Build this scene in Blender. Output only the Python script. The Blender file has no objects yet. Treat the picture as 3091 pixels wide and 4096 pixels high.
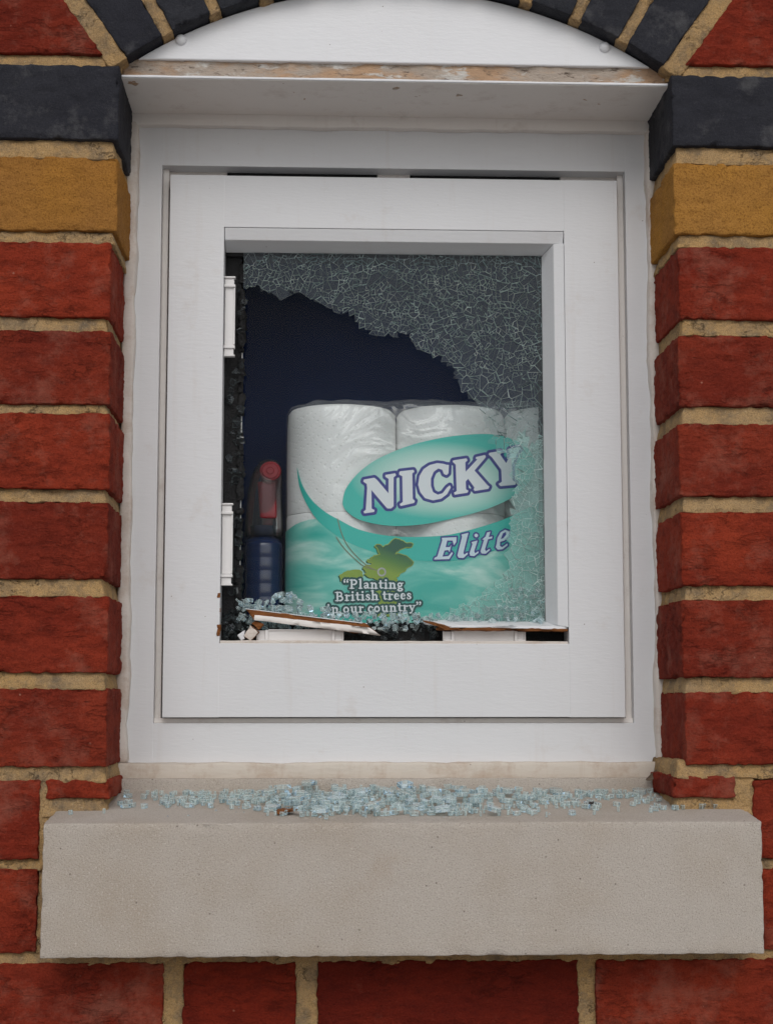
import bpy, bmesh, math, random
from mathutils import Vector, Matrix, noise, Quaternion

# ------------------------------------------------------------------ camera, sky, sun, exposure
sc = bpy.context.scene
cam_data = bpy.data.cameras.new('camera')
cam = bpy.data.objects.new('camera', cam_data)
sc.collection.objects.link(cam)
cam.location = (-0.0682, -1.3678, 0.0263)
cam.rotation_euler = (math.pi / 2 + 0.1155, 0.0, -0.0435)
cam_data.sensor_fit = 'HORIZONTAL'
cam_data.sensor_width = 36.0
cam_data.lens = 77.2
cam_data.clip_start = 0.01
cam_data.clip_end = 2000
sc.camera = cam

SUN_EL, SUN_AZ = math.radians(40), math.radians(-14)      # azimuth measured from straight in front of the wall
world = bpy.data.worlds.new('World')
sc.world = world
world.use_nodes = True
wn = world.node_tree
bg = wn.nodes['Background']
sky = wn.nodes.new('ShaderNodeTexSky')
sky.sky_type = 'NISHITA'
sky.sun_disc = False
sky.sun_elevation = SUN_EL
sky.sun_rotation = math.pi + SUN_AZ
sky.air_density = 1.0
sky.dust_density = 2.0
sky.ozone_density = 1.0
hsv = wn.nodes.new('ShaderNodeHueSaturation')             # overcast: the whole sky nearly without colour
hsv.inputs['Saturation'].default_value = 0.30
wn.links.new(sky.outputs[0], hsv.inputs['Color'])
wn.links.new(hsv.outputs[0], bg.inputs['Color'])
bg.inputs['Strength'].default_value = 0.115

sun_data = bpy.data.lights.new('sun', 'SUN')
sun_data.energy = 0.8
sun_data.angle = math.radians(36)
sun_data.color = (1.0, 0.98, 0.955)
sun = bpy.data.objects.new('sun', sun_data)
sc.collection.objects.link(sun)
sd = Vector((math.sin(SUN_AZ) * math.cos(SUN_EL), -math.cos(SUN_AZ) * math.cos(SUN_EL), math.sin(SUN_EL)))
sun.rotation_euler = sd.to_track_quat('Z', 'Y').to_euler()

sc.view_settings.view_transform = 'Standard'
sc.view_settings.look = 'None'
sc.view_settings.gamma = 1.0
sc.view_settings.exposure = 0.0
sc.render.engine = 'CYCLES'
sc.cycles.use_denoising = True
sc.cycles.denoiser = 'OPENIMAGEDENOISE'
sc.cycles.denoising_input_passes = 'RGB_ALBEDO_NORMAL'
sc.cycles.denoising_prefilter = 'ACCURATE'
sc.cycles.max_bounces = 24
sc.cycles.transparent_max_bounces = 40
sc.cycles.transmission_bounces = 20
sc.cycles.glossy_bounces = 5
sc.cycles.diffuse_bounces = 5
sc.cycles.sample_clamp_indirect = 6.0

RND = random.Random(11)
mm = 0.001

# ------------------------------------------------------------------ material helpers
class NT:
    def __init__(self, name):
        self.m = bpy.data.materials.new(name)
        self.m.use_nodes = True
        self.t = self.m.node_tree
        self.b = self.t.nodes['Principled BSDF']
        self.out = self.t.nodes['Material Output']
    def n(self, typ, **kw):
        nd = self.t.nodes.new('ShaderNode' + typ)
        for k, v in kw.items():
            if k in nd.inputs:
                self.set(nd, k, v)
            else:
                setattr(nd, k, v)
        return nd
    def set(self, nd, key, v):
        s = nd.inputs[key]
        if isinstance(v, bpy.types.NodeSocket):
            self.t.links.new(v, s)
        else:
            s.default_value = v
    def coords(self, scale=(1, 1, 1), rnd=True, rot=(0, 0, 0)):
        tc = self.n('TexCoord')
        v = tc.outputs['Object']
        if rnd:
            oi = self.n('ObjectInfo')
            mu = self.n('Math', operation='MULTIPLY'); self.set(mu, 0, oi.outputs['Random']); mu.inputs[1].default_value = 37.0
            ad = self.n('VectorMath', operation='ADD'); self.set(ad, 0, v); self.set(ad, 1, mu.outputs[0]); v = ad.outputs[0]
        if scale != (1, 1, 1) or rot != (0, 0, 0):
            mp = self.n('Mapping'); self.set(mp, 'Vector', v); mp.inputs['Scale'].default_value = scale
            mp.inputs['Rotation'].default_value = rot; v = mp.outputs[0]
        return v
    def noise(self, vec, scale, detail=4.0, rough=0.55, dist=0.0):
        nd = self.n('TexNoise'); self.set(nd, 'Vector', vec)
        nd.inputs['Scale'].default_value = scale; nd.inputs['Detail'].default_value = detail
        nd.inputs['Roughness'].default_value = rough; nd.inputs['Distortion'].default_value = dist
        return nd.outputs['Fac']
    def voro(self, vec, scale, feature='F1', out='Distance', rnd=1.0):
        nd = self.n('TexVoronoi', feature=feature); self.set(nd, 'Vector', vec); nd.inputs['Scale'].default_value = scale
        nd.inputs['Randomness'].default_value = rnd
        return nd.outputs[out]
    def ramp(self, fac, stops):
        nd = self.n('ValToRGB'); self.set(nd, 'Fac', fac)
        el = nd.color_ramp.elements
        while len(el) < len(stops): el.new(0.5)
        for e, (p, c) in zip(el, stops):
            e.position = p
            e.color = (c, c, c, 1) if not hasattr(c, '__len__') else (*c, 1)
        return nd.outputs['Color']
    def mix(self, fac, a, b, mode='MIX'):
        nd = self.n('MixRGB', blend_type=mode)
        for k, v in (('Fac', fac), ('Color1', a), ('Color2', b)):
            if isinstance(v, bpy.types.NodeSocket): self.t.links.new(v, nd.inputs[k])
            elif k == 'Fac': nd.inputs[k].default_value = v
            else: nd.inputs[k].default_value = (*v, 1) if hasattr(v, '__len__') else (v, v, v, 1)
        return nd.outputs[0]
    def math(self, op, a, b=0.0):
        nd = self.n('Math', operation=op)
        for i, v in enumerate((a, b)):
            if isinstance(v, bpy.types.NodeSocket): self.t.links.new(v, nd.inputs[i])
            else: nd.inputs[i].default_value = v
        return nd.outputs[0]
    def bump(self, height, dist, strength=1.0, prev=None):
        nd = self.n('Bump'); self.set(nd, 'Height', height)
        nd.inputs['Distance'].default_value = dist; nd.inputs['Strength'].default_value = strength
        if prev is not None: self.set(nd, 'Normal', prev)
        return nd.outputs[0]
    def fin(self, color=None, rough=None, normal=None, spec=None):
        if color is not None:
            if isinstance(color, bpy.types.NodeSocket): self.t.links.new(color, self.b.inputs['Base Color'])
            else: self.b.inputs['Base Color'].default_value = (*color, 1)
        if rough is not None: self.set(self.b, 'Roughness', rough)
        if normal is not None: self.set(self.b, 'Normal', normal)
        if spec is not None: self.b.inputs['Specular IOR Level'].default_value = spec
        return self.m

def brick_mat(name, c1, c2, dark, dust, crease=0.0016, grain=0.0011, dustlev=0.66, rough=0.92, blotch=0.5, spots=0.45, crk=0.8, relief=0.0055):
    t = NT(name); v = t.coords(); vs = t.coords(scale=(0.6, 1.0, 1.5))
    big = t.noise(v, 14, 3); med = t.noise(vs, 85, 7, 0.68, 0.15); fine = t.noise(v, 650, 5, 0.75)
    rid = t.noise(vs, 34, 6, 0.62, 0.25)
    rd = t.math('ABSOLUTE', t.math('SUBTRACT', rid, 0.5))
    cre = t.ramp(rd, [(0.0, 0.0), (0.03, 1.0)])
    sel = t.ramp(t.noise(v, 21, 2), [(0.42, crk), (0.52, 0.0)])
    cre = t.mix(sel, 1.0, cre)
    col = t.mix(t.ramp(big, [(0.35, 0), (0.65, 1)]), c1, c2)
    oi = t.n('ObjectInfo')
    tone = t.ramp(oi.outputs['Random'], [(0.0, (1.12, 1.16, 1.1)), (0.3, (1.0, 1.0, 1.0)), (0.6, (0.9, 0.88, 0.92)), (0.8, (0.72, 0.72, 0.8)), (1.0, (0.98, 1.08, 1.15))])
    col = t.mix(1.0, col, tone, 'MULTIPLY')
    col = t.mix(t.math('MULTIPLY', t.ramp(med, [(0.32, 1), (0.55, 0)]), blotch), col, dark)
    col = t.mix(t.math('MULTIPLY', t.math('SUBTRACT', 1.0, cre), 0.25), col, dark)
    col = t.mix(t.math('MULTIPLY', t.ramp(fine, [(0.36, 1), (0.50, 0)]), spots), col, dark)
    col = t.mix(t.math('MULTIPLY', t.ramp(fine, [(0.56, 0), (0.68, 1)]), 0.14), col, dust)
    dn = t.ramp(t.noise(v, 24, 6, 0.72), [(dustlev - 0.06, 0), (dustlev + 0.12, 1)])
    col = t.mix(t.math('MULTIPLY', dn, 0.40), col, dust)
    sp = t.ramp(t.voro(v, 80), [(0.05, 1), (0.09, 0)])
    spn = t.ramp(t.noise(v, 50, 2), [(0.60, 0), (0.66, 1)])
    col = t.mix(t.math('MULTIPLY', sp, spn), col, dust)
    h = t.bump(t.noise(v, 55, 6, 0.66), relief)
    h = t.bump(med, crease, 1.0, h)
    h = t.bump(cre, 0.0014, 1.0, h)
    h = t.bump(fine, grain, 1.0, h)
    return t.fin(col, rough, h, 0.12)

M = {}
M['red'] = brick_mat('red_brick', (0.34, 0.046, 0.020), (0.25, 0.030, 0.0145), (0.085, 0.011, 0.007), (0.40, 0.165, 0.115), crease=0.0040, dustlev=0.565)
M['yellow'] = brick_mat('ochre_brick', (0.54, 0.25, 0.048), (0.47, 0.22, 0.056), (0.21, 0.085, 0.019), (0.70, 0.45, 0.19), crease=0.0010, grain=0.0024, dustlev=0.74, blotch=0.25, spots=0.8, crk=0.0, relief=0.003)
M['shaded_maroon'] = brick_mat('shaded_dark_red_brick', (0.24, 0.026, 0.011), (0.175, 0.018, 0.009), (0.065, 0.008, 0.006), (0.30, 0.11, 0.07), crease=0.0036, dustlev=0.7)  # deeper red tone, with the shade under the sill put into its colour
M['blue'] = brick_mat('blue_black_brick', (0.026, 0.027, 0.034), (0.035, 0.036, 0.043), (0.016, 0.016, 0.020), (0.17, 0.165, 0.165), crease=0.0006, grain=0.0008, dustlev=0.60, rough=0.66, spots=0.5, crk=0.0, relief=0.0025)

def mortar_mat():
    t = NT('sand_mortar'); v = t.coords(rnd=False)
    col = t.mix(t.ramp(t.noise(v, 14, 3), [(0.35, 0), (0.7, 1)]), (0.64, 0.395, 0.165), (0.55, 0.37, 0.195))
    col = t.mix(t.ramp(t.noise(v, 45, 6, 0.75), [(0.47, 0), (0.68, 1)]), col, (0.26, 0.195, 0.13))
    col = t.mix(t.ramp(t.noise(v, 1100, 3, 0.8), [(0.36, 0.7), (0.52, 0)]), col, (0.24, 0.155, 0.08))
    col = t.mix(t.ramp(t.noise(v, 800, 2, 0.6), [(0.62, 0), (0.70, 0.7)]), col, (0.62, 0.48, 0.30))
    cr = t.ramp(t.math('ABSOLUTE', t.math('SUBTRACT', t.noise(v, 42, 5, 0.6, 0.4), 0.5)), [(0.0, 0.0), (0.012, 1.0)])
    cm = t.ramp(t.noise(v, 17, 2), [(0.5, 0), (0.58, 1)])
    cr = t.mix(cm, 1.0, cr)
    col = t.mix(t.math('MULTIPLY', t.math('SUBTRACT', 1.0, cr), 0.7), col, (0.10, 0.07, 0.04))
    h = t.bump(t.noise(v, 90, 6, 0.7), 0.005)
    h = t.bump(cr, 0.002, 1.0, h)
    h = t.bump(t.noise(v, 520, 4, 0.75), 0.0022, 1.0, h)
    return t.fin(col, 0.95, h, 0.15)
M['mortar'] = mortar_mat()

def plaster_mat():
    t = NT('stained_render_strip'); v = t.coords(rnd=False, scale=(0.35, 1, 1))
    col = t.mix(t.ramp(t.noise(v, 55, 5, 0.6), [(0.42, 0), (0.55, 1)]), (0.42, 0.35, 0.29), (0.46, 0.30, 0.19))
    col = t.mix(t.ramp(t.noise(v, 90, 5, 0.65), [(0.55, 0), (0.62, 1)]), col, (0.58, 0.55, 0.51))
    col = t.mix(t.ramp(t.noise(v, 260, 4, 0.7), [(0.30, 1), (0.42, 0)]), col, (0.12, 0.09, 0.07))
    return t.fin(col, 0.9, t.bump(t.noise(v, 160, 5, 0.7), 0.003), 0.2)
M['strip'] = plaster_mat()

def stone_mat():
    t = NT('cast_stone'); v = t.coords(rnd=False)
    col = t.mix(t.ramp(t.noise(v, 9, 4, 0.6), [(0.42, 0), (0.68, 1)]), (0.515, 0.46, 0.405), (0.45, 0.38, 0.31))
    col = t.mix(t.ramp(t.noise(v, 900, 2, 0.6), [(0.34, 0.8), (0.47, 0)]), col, (0.34, 0.285, 0.24))
    col = t.mix(t.ramp(t.noise(v, 620, 2, 0.6), [(0.58, 0), (0.68, 0.8)]), col, (0.60, 0.55, 0.495))
    col = t.mix(t.ramp(t.voro(v, 75), [(0.035, 0.8), (0.07, 0)]), col, (0.16, 0.13, 0.11))
    # one brown damp stain down the middle of the front
    mp = t.n('Mapping'); t.set(mp, 'Vector', t.n('TexCoord').outputs['Object'])
    mp.inputs['Location'].default_value = (0.12, 0, 1.1); mp.inputs['Scale'].default_value = (9, 0, 11)
    ln = t.n('VectorMath', operation='LENGTH'); t.set(ln, 0, mp.outputs[0])
    wob = t.math('ADD', ln.outputs['Value'], t.math('MULTIPLY', t.noise(v, 22, 5, 0.65), 1.6))
    col = t.mix(t.ramp(wob, [(0.5, 0.5), (2.4, 0)]), col, (0.38, 0.27, 0.18))
    h = t.bump(t.noise(v, 950, 3, 0.7), 0.0010)
    h = t.bump(t.noise(v, 35, 4), 0.0012, 1.0, h)
    return t.fin(col, 0.95, h, 0.15)
M['stone'] = stone_mat()

def paint_mat(name, base, dirt, lev=0.64, amt=0.35, rough=0.42, grain=True):
    t = NT(name); v = t.coords(rnd=False); vs = t.coords(rnd=False, scale=(0.25, 1, 1))
    col = t.mix(t.ramp(t.noise(v, 7, 4, 0.6), [(0.40, 0), (0.75, 0.35)]), base, tuple(c * 0.90 for c in base))
    col = t.mix(t.math('MULTIPLY', t.ramp(t.noise(v, 26, 6, 0.72), [(lev - 0.04, 0), (lev + 0.16, 1)]), amt), col, dirt)
    col = t.mix(t.ramp(t.voro(v, 42), [(0.016, 0.8), (0.026, 0)]), col, (0.16, 0.11, 0.08))
    vd = t.coords(rnd=False, scale=(1, 1, 0.06))
    col = t.mix(t.math('MULTIPLY', t.ramp(t.noise(vd, 70, 4, 0.7), [(0.58, 0), (0.78, 1)]), amt * 0.5), col, dirt)
    h = t.bump(t.noise(vs, 420, 3, 0.6), 0.00025 if grain else 0.0006, 0.8)
    h = t.bump(t.noise(v, 12, 3), 0.0012, 0.7, h)
    return t.fin(col, rough, h, 0.4)
M['white'] = paint_mat('white_gloss_paint', (0.70, 0.703, 0.715), (0.50, 0.42, 0.35), 0.64, 0.34)
M['board'] = paint_mat('white_plastic', (0.75, 0.75, 0.765), (0.6, 0.55, 0.5), 0.72, 0.2, 0.35)
M['soffit'] = paint_mat('grubby_white_plastic', (0.80, 0.755, 0.715), (0.36, 0.25, 0.19), 0.60, 0.4, 0.45)
M['seal'] = paint_mat('weathered_sealant', (0.66, 0.60, 0.545), (0.38, 0.24, 0.15), 0.54, 0.6, 0.5, False)
M['sealdark'] = paint_mat('stained_sealant', (0.60, 0.535, 0.46), (0.36, 0.22, 0.13), 0.55, 0.6, 0.55, False)
M['packer'] = paint_mat('white_packer_plastic', (0.76, 0.74, 0.73), (0.5, 0.45, 0.4), 0.7, 0.3, 0.38)

def simple(name, c, rough=0.5, var=0.25, scale=60, bump=0.0, spec=0.4):
    t = NT(name); v = t.coords()
    col = t.mix(t.ramp(t.noise(v, scale, 4), [(0.35, 0), (0.7, 1)]), c, tuple(x * (1 - var) for x in c))
    h = t.bump(t.noise(v, scale * 6, 4, 0.7), bump) if bump else None
    return t.fin(col, rough, h, spec)
M['black'] = simple('black_butyl', (0.012, 0.012, 0.013), 0.45, 0.3, 90, 0.002)
M['void'] = simple('black_plastic', (0.006, 0.006, 0.007), 0.6)
M['alu'] = simple('bright_spacer', (0.62, 0.63, 0.63), 0.3)
M['blind'] = simple('navy_fabric', (0.015, 0.032, 0.112), 0.8, 0.12, 8, 0.0, 0.2)
M['inner'] = simple('dim_plaster', (0.16, 0.16, 0.17), 0.9, 0.1, 10)
M['pave'] = simple('grey_paving', (0.42, 0.41, 0.395), 0.9, 0.3, 3)
M['chipdark'] = simple('dark_chip', (0.03, 0.022, 0.02), 0.7)
M['leaf'] = simple('dead_leaf', (0.22, 0.16, 0.11), 0.8, 0.5, 160, 0.002)

def wood_mat():
    t = NT('split_softwood'); v = t.coords(rnd=False, scale=(0.12, 1, 1))
    col = t.mix(t.ramp(t.noise(v, 500, 5, 0.7), [(0.35, 0), (0.65, 1)]), (0.30, 0.115, 0.035), (0.16, 0.055, 0.018))
    return t.fin(col, 0.8, t.bump(t.noise(v, 700, 4, 0.7), 0.002), 0.2)
M['wood'] = wood_mat()

def glass_face_mat(name, tint, milk, ior, mcol=(0.60, 0.69, 0.84), grough=0.12):
    t = NT(name)
    tr = t.n('BsdfTransparent'); tr.inputs['Color'].default_value = (*tint, 1)
    gl = t.n('BsdfGlossy'); gl.inputs['Color'].default_value = (0.85, 0.93, 1.0, 1); gl.inputs['Roughness'].default_value = grough
    fr = t.n('Fresnel'); fr.inputs['IOR'].default_value = ior
    df = t.n('BsdfTranslucent'); df.inputs['Color'].default_value = (*mcol, 1)
    d2 = t.n('BsdfDiffuse'); d2.inputs['Color'].default_value = (*mcol, 1)
    m0 = t.n('MixShader'); m0.inputs[0].default_value = 0.5
    t.t.links.new(df.outputs[0], m0.inputs[1]); t.t.links.new(d2.outputs[0], m0.inputs[2])
    m1 = t.n('MixShader'); m1.inputs[0].default_value = milk
    t.t.links.new(tr.outputs[0], m1.inputs[1]); t.t.links.new(m0.outputs[0], m1.inputs[2])
    m2 = t.n('MixShader'); t.t.links.new(fr.outputs[0], m2.inputs[0])
    t.t.links.new(m1.outputs[0], m2.inputs[1]); t.t.links.new(gl.outputs[0], m2.inputs[2])
    t.t.links.new(m2.outputs[0], t.out.inputs['Surface'])
    return t.m
def glass_edge_mat(name, opac, col=(0.56, 0.80, 0.76)):
    t = NT(name); v = t.coords()
    tr = t.n('BsdfTransparent'); tr.inputs['Color'].default_value = (0.80, 0.93, 0.91, 1)
    df = t.n('BsdfTranslucent'); df.inputs['Color'].default_value = (*col, 1)
    d2 = t.n('BsdfDiffuse'); d2.inputs['Color'].default_value = (*col, 1)
    gl = t.n('BsdfGlossy'); gl.inputs['Roughness'].default_value = 0.08; gl.inputs['Color'].default_value = (0.95, 1, 1, 1)
    m0 = t.n('MixShader'); m0.inputs[0].default_value = 0.6
    t.t.links.new(df.outputs[0], m0.inputs[1]); t.t.links.new(d2.outputs[0], m0.inputs[2])
    m1 = t.n('MixShader')
    nz = t.ramp(t.noise(v, 260, 3), [(0.35, opac * 0.3), (0.65, min(1.0, opac * 1.5))])
    t.t.links.new(nz, m1.inputs[0])
    t.t.links.new(tr.outputs[0], m1.inputs[1]); t.t.links.new(m0.outputs[0], m1.inputs[2])
    m2 = t.n('MixShader'); m2.inputs[0].default_value = 0.2
    t.t.links.new(m1.outputs[0], m2.inputs[1]); t.t.links.new(gl.outputs[0], m2.inputs[2])
    t.t.links.new(m2.outputs[0], t.out.inputs['Surface'])
    return t.m
def solid_edge(name, col):
    t = NT(name)
    df = t.n('BsdfTranslucent'); df.inputs['Color'].default_value = (*col, 1)
    d2 = t.n('BsdfDiffuse'); d2.inputs['Color'].default_value = (*col, 1)
    gl = t.n('BsdfGlossy'); gl.inputs['Roughness'].default_value = 0.2
    m0 = t.n('MixShader'); m0.inputs[0].default_value = 0.65
    t.t.links.new(df.outputs[0], m0.inputs[1]); t.t.links.new(d2.outputs[0], m0.inputs[2])
    m1 = t.n('MixShader'); m1.inputs[0].default_value = 0.06
    t.t.links.new(m0.outputs[0], m1.inputs[1]); t.t.links.new(gl.outputs[0], m1.inputs[2])
    t.t.links.new(m1.outputs[0], t.out.inputs['Surface'])
    return t.m
def crumb_mat():
    t = NT('tempered_glass_crumb'); v = t.coords()
    g = t.n('BsdfGlass'); g.inputs['IOR'].default_value = 1.48; g.inputs['Roughness'].default_value = 0.03
    g.inputs['Color'].default_value = (0.985, 1.0, 0.998, 1)
    t.set(g, 'Normal', t.bump(t.noise(v, 240, 3), 0.0008))
    tr = t.n('BsdfTransparent'); tr.inputs['Color'].default_value = (0.975, 0.998, 0.995, 1)
    df = t.n('BsdfTranslucent'); df.inputs['Color'].default_value = (0.88, 0.985, 0.985, 1)
    d2 = t.n('BsdfDiffuse'); d2.inputs['Color'].default_value = (0.88, 0.985, 0.985, 1)
    m0 = t.n('MixShader'); m0.inputs[0].default_value = 0.5
    t.t.links.new(df.outputs[0], m0.inputs[1]); t.t.links.new(d2.outputs[0], m0.inputs[2])
    m1 = t.n('MixShader'); m1.inputs[0].default_value = 0.24
    t.t.links.new(g.outputs[0], m1.inputs[1]); t.t.links.new(tr.outputs[0], m1.inputs[2])
    m2 = t.n('MixShader'); m2.inputs[0].default_value = 0.19
    t.t.links.new(m1.outputs[0], m2.inputs[1]); t.t.links.new(m0.outputs[0], m2.inputs[2])
    t.t.links.new(m2.outputs[0], t.out.inputs['Surface'])
    return t.m
def film_mat(name, refl, rough, tint=(1, 1, 1), ior=1.3, wrinkle=0.0, milk=0.0):
    t = NT(name)
    tr = t.n('BsdfTransparent'); tr.inputs['Color'].default_value = (*tint, 1)
    gl = t.n('BsdfGlossy'); gl.inputs['Roughness'].default_value = rough
    gl.inputs['Color'].default_value = (refl, refl, refl, 1)
    if wrinkle:
        v = t.coords(rnd=False)
        nb = t.bump(t.noise(v, 11, 3, 0.45, 2.0), wrinkle)
        t.set(gl, 'Normal', nb)
    if milk:
        dd = t.n('BsdfDiffuse'); dd.inputs['Color'].default_value = (0.8, 0.82, 0.85, 1)
        mk = t.n('MixShader'); mk.inputs[0].default_value = milk
        t.t.links.new(tr.outputs[0], mk.inputs[1]); t.t.links.new(dd.outputs[0], mk.inputs[2]); tr = mk
    fr = t.n('Fresnel'); fr.inputs['IOR'].default_value = ior
    m2 = t.n('MixShader')
    if ior < 1: m2.inputs[0].default_value = ior
    else: t.t.links.new(fr.outputs[0], m2.inputs[0])
    t.t.links.new(tr.outputs[0], m2.inputs[1]); t.t.links.new(gl.outputs[0], m2.inputs[2])
    t.t.links.new(m2.outputs[0], t.out.inputs['Surface'])
    return t.m
M['gface'] = glass_face_mat('cracked_glass_face', (0.955, 0.97, 0.97), 0.014, 1.27)
M['gclear'] = glass_face_mat('clear_glass_face', (0.97, 0.98, 0.98), 0.004, 1.18)
M['gbright'] = glass_face_mat('hazed_glass_face', (0.92, 0.95, 0.96), 0.085, 1.42)
M['gfacelow'] = glass_face_mat('granular_glass_face', (0.82, 0.95, 0.93), 0.23, 1.28, (0.68, 0.90, 0.87))
M['gedgelow'] = glass_edge_mat('granular_glass_edge', 0.6, (0.62, 0.84, 0.81))
M['gedge'] = glass_edge_mat('cracked_glass_edge', 0.14, (0.72, 0.84, 0.82))
M['gspark'] = solid_edge('sparkling_glass_rim', (0.86, 0.95, 0.93))
M['gdull'] = solid_edge('dark_glass_edge', (0.075, 0.088, 0.09))
M['gthin'] = solid_edge('faint_glass_rim', (0.28, 0.36, 0.36))
M['grim'] = solid_edge('cracked_glass_rim', (0.56, 0.68, 0.66))
M['gdark'] = glass_edge_mat('clear_glass_edge', 0.05, (0.5, 0.55, 0.55))
M['crumb'] = glass_face_mat('tempered_glass_crumb', (0.96, 0.992, 0.987), 0.24, 1.5, (0.86, 0.97, 0.95), 0.03)
M['crumbrim'] = solid_edge('crumb_edge', (0.86, 0.96, 0.945))
M['pane'] = film_mat('inner_window_glass', 0.8, 0.0, (0.95, 0.96, 0.96), 1.14)
M['film'] = film_mat('clear_plastic_film', 1.0, 0.10, (0.98, 0.985, 0.985), 0.05, 0.018, 0.10)
M['shroud'] = film_mat('clear_plastic_cap', 1.0, 0.15, (0.9, 0.92, 0.94), 1.5, 0.0, 0.045)

def paper_mat():
    t = NT('embossed_tissue_paper'); v = t.coords(rnd=False, rot=(0.4, 0.5, 0.3))
    d = t.ramp(t.voro(v, 260, rnd=0.15), [(0.1, 0), (0.35, 1)])
    return t.fin((0.90, 0.90, 0.89), 0.95, t.bump(d, 0.0007, 0.6), 0.1)
M['paper'] = paper_mat()
def cloud_mat():
    t = NT('cloud_print'); v = t.coords(rnd=False, scale=(1, 0, 2.2))
    f = t.noise(v, 17, 5, 0.55, 0.6)
    f2 = t.noise(v, 6, 2, 0.5)
    f = t.math('ADD', t.math('MULTIPLY', f, 0.75), t.math('MULTIPLY', f2, 0.35))
    col = t.ramp(f, [(0.44, (0.055, 0.46, 0.39)), (0.56, (0.18, 0.58, 0.50)), (0.70, (0.60, 0.83, 0.76))])
    return t.fin(col, 0.3, None, 0.5)
M['cloud'] = cloud_mat()
M['teal'] = simple('teal_print', (0.050, 0.50, 0.43), 0.3, 0.05, 8)
def ellipse_mat():
    t = NT('oval_print')
    mp = t.n('Mapping', vector_type='POINT'); t.set(mp, 'Vector', t.n('TexCoord').outputs['Object'])
    mp.inputs['Rotation'].default_value = (0, 0.20, 0); mp.inputs['Scale'].default_value = (1 / 0.086, 0, 1 / 0.038)
    ln = t.n('VectorMath', operation='LENGTH'); t.set(ln, 0, mp.outputs[0])
    col = t.ramp(ln.outputs['Value'], [(0.45, (0.60, 0.78, 0.73)), (0.75, (0.33, 0.64, 0.57)), (0.97, (0.050, 0.50, 0.43))])
    return t.fin(col, 0.3, None, 0.5)
M['oval'] = ellipse_mat()
M['navyink'] = simple('navy_ink', (0.045, 0.055, 0.27), 0.3, 0.05, 8)
M['whiteink'] = simple('white_ink', (0.76, 0.80, 0.84), 0.3, 0.04, 8)
M['paleblue'] = simple('pale_blue_ink', (0.66, 0.79, 0.89), 0.3, 0.15, 40)
M['darkink'] = simple('bottle_green_ink', (0.018, 0.085, 0.085), 0.3, 0.05, 8)
M['lime'] = simple('leaf_green_ink', (0.36, 0.47, 0.06), 0.3, 0.35, 25)
M['forest'] = simple('forest_green_ink', (0.025, 0.13, 0.075), 0.3, 0.3, 25)
M['string'] = simple('string_ink', (0.25, 0.24, 0.15), 0.4, 0.2, 60)
M['greyink'] = simple('grey_ink', (0.45, 0.45, 0.45), 0.3, 0.3, 90)
M['bluebottle'] = simple('deep_blue_plastic', (0.007, 0.022, 0.085), 0.14, 0.1, 10, 0.0, 0.7)
M['redplastic'] = simple('red_plastic', (0.27, 0.008, 0.018), 0.35, 0.1, 20)
M['label'] = simple('label_grey', (0.08, 0.10, 0.20), 0.5)

# ------------------------------------------------------------------ object helpers
COL = sc.collection
def link(name, me, mat, parent=None):
    o = bpy.data.objects.new(name, me)
    COL.objects.link(o)
    if mat is not None:
        for m in (mat if isinstance(mat, (list, tuple)) else [mat]):
            me.materials.append(m)
    if parent is not None: o.parent = parent
    return o
def empty(name, loc=(0, 0, 0)):
    o = bpy.data.objects.new(name, None); COL.objects.link(o); o.location = loc
    o.empty_display_size = 0.02
    return o
def tag(o, label, cat, group=None, kind=None):
    o['label'] = label; o['category'] = cat
    if group: o['group'] = group
    if kind: o['kind'] = kind
    return o
def structure(o):
    o['kind'] = 'structure'; return o

class MB:
    def __init__(self): self.v, self.f, self.mi = [], [], []
    def add(self, vs, fs, mi=0):
        b = len(self.v); self.v += vs
        for k, f in enumerate(fs):
            self.f.append([b + i for i in f]); self.mi.append(mi[k] if isinstance(mi, list) else mi)
    def mesh(self, name, smooth=False, origin=None):
        me = bpy.data.meshes.new(name)
        vs = self.v if origin is None else [(x - origin[0], y - origin[1], z - origin[2]) for x, y, z in self.v]
        me.from_pydata([tuple(p) for p in vs], [], self.f); me.update()
        me.polygons.foreach_set('material_index', self.mi)
        if smooth: me.polygons.foreach_set('use_smooth', [True] * len(me.polygons))
        return me
    def build(self, name, mat, parent=None, smooth=False, origin=None):
        o = link(name, self.mesh(name, smooth, origin), mat, parent)
        if origin is not None: o.location = origin
        return o

def axis(L, r, step):
    """positions in -L/2..L/2, close together near the ends"""
    h = L / 2
    r = min(r, h * 0.6)
    a = [0, 0.3 * r, r] if r > 0 else [0]
    pos = [-h + q for q in a]
    inner = L - 2 * (a[-1])
    n = max(1, int(round(inner / step))) if step else 1
    x0 = pos[-1]
    for i in range(1, n): pos.append(x0 + inner * i / n)
    pos += [h - q for q in reversed(a)]
    return pos

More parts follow.
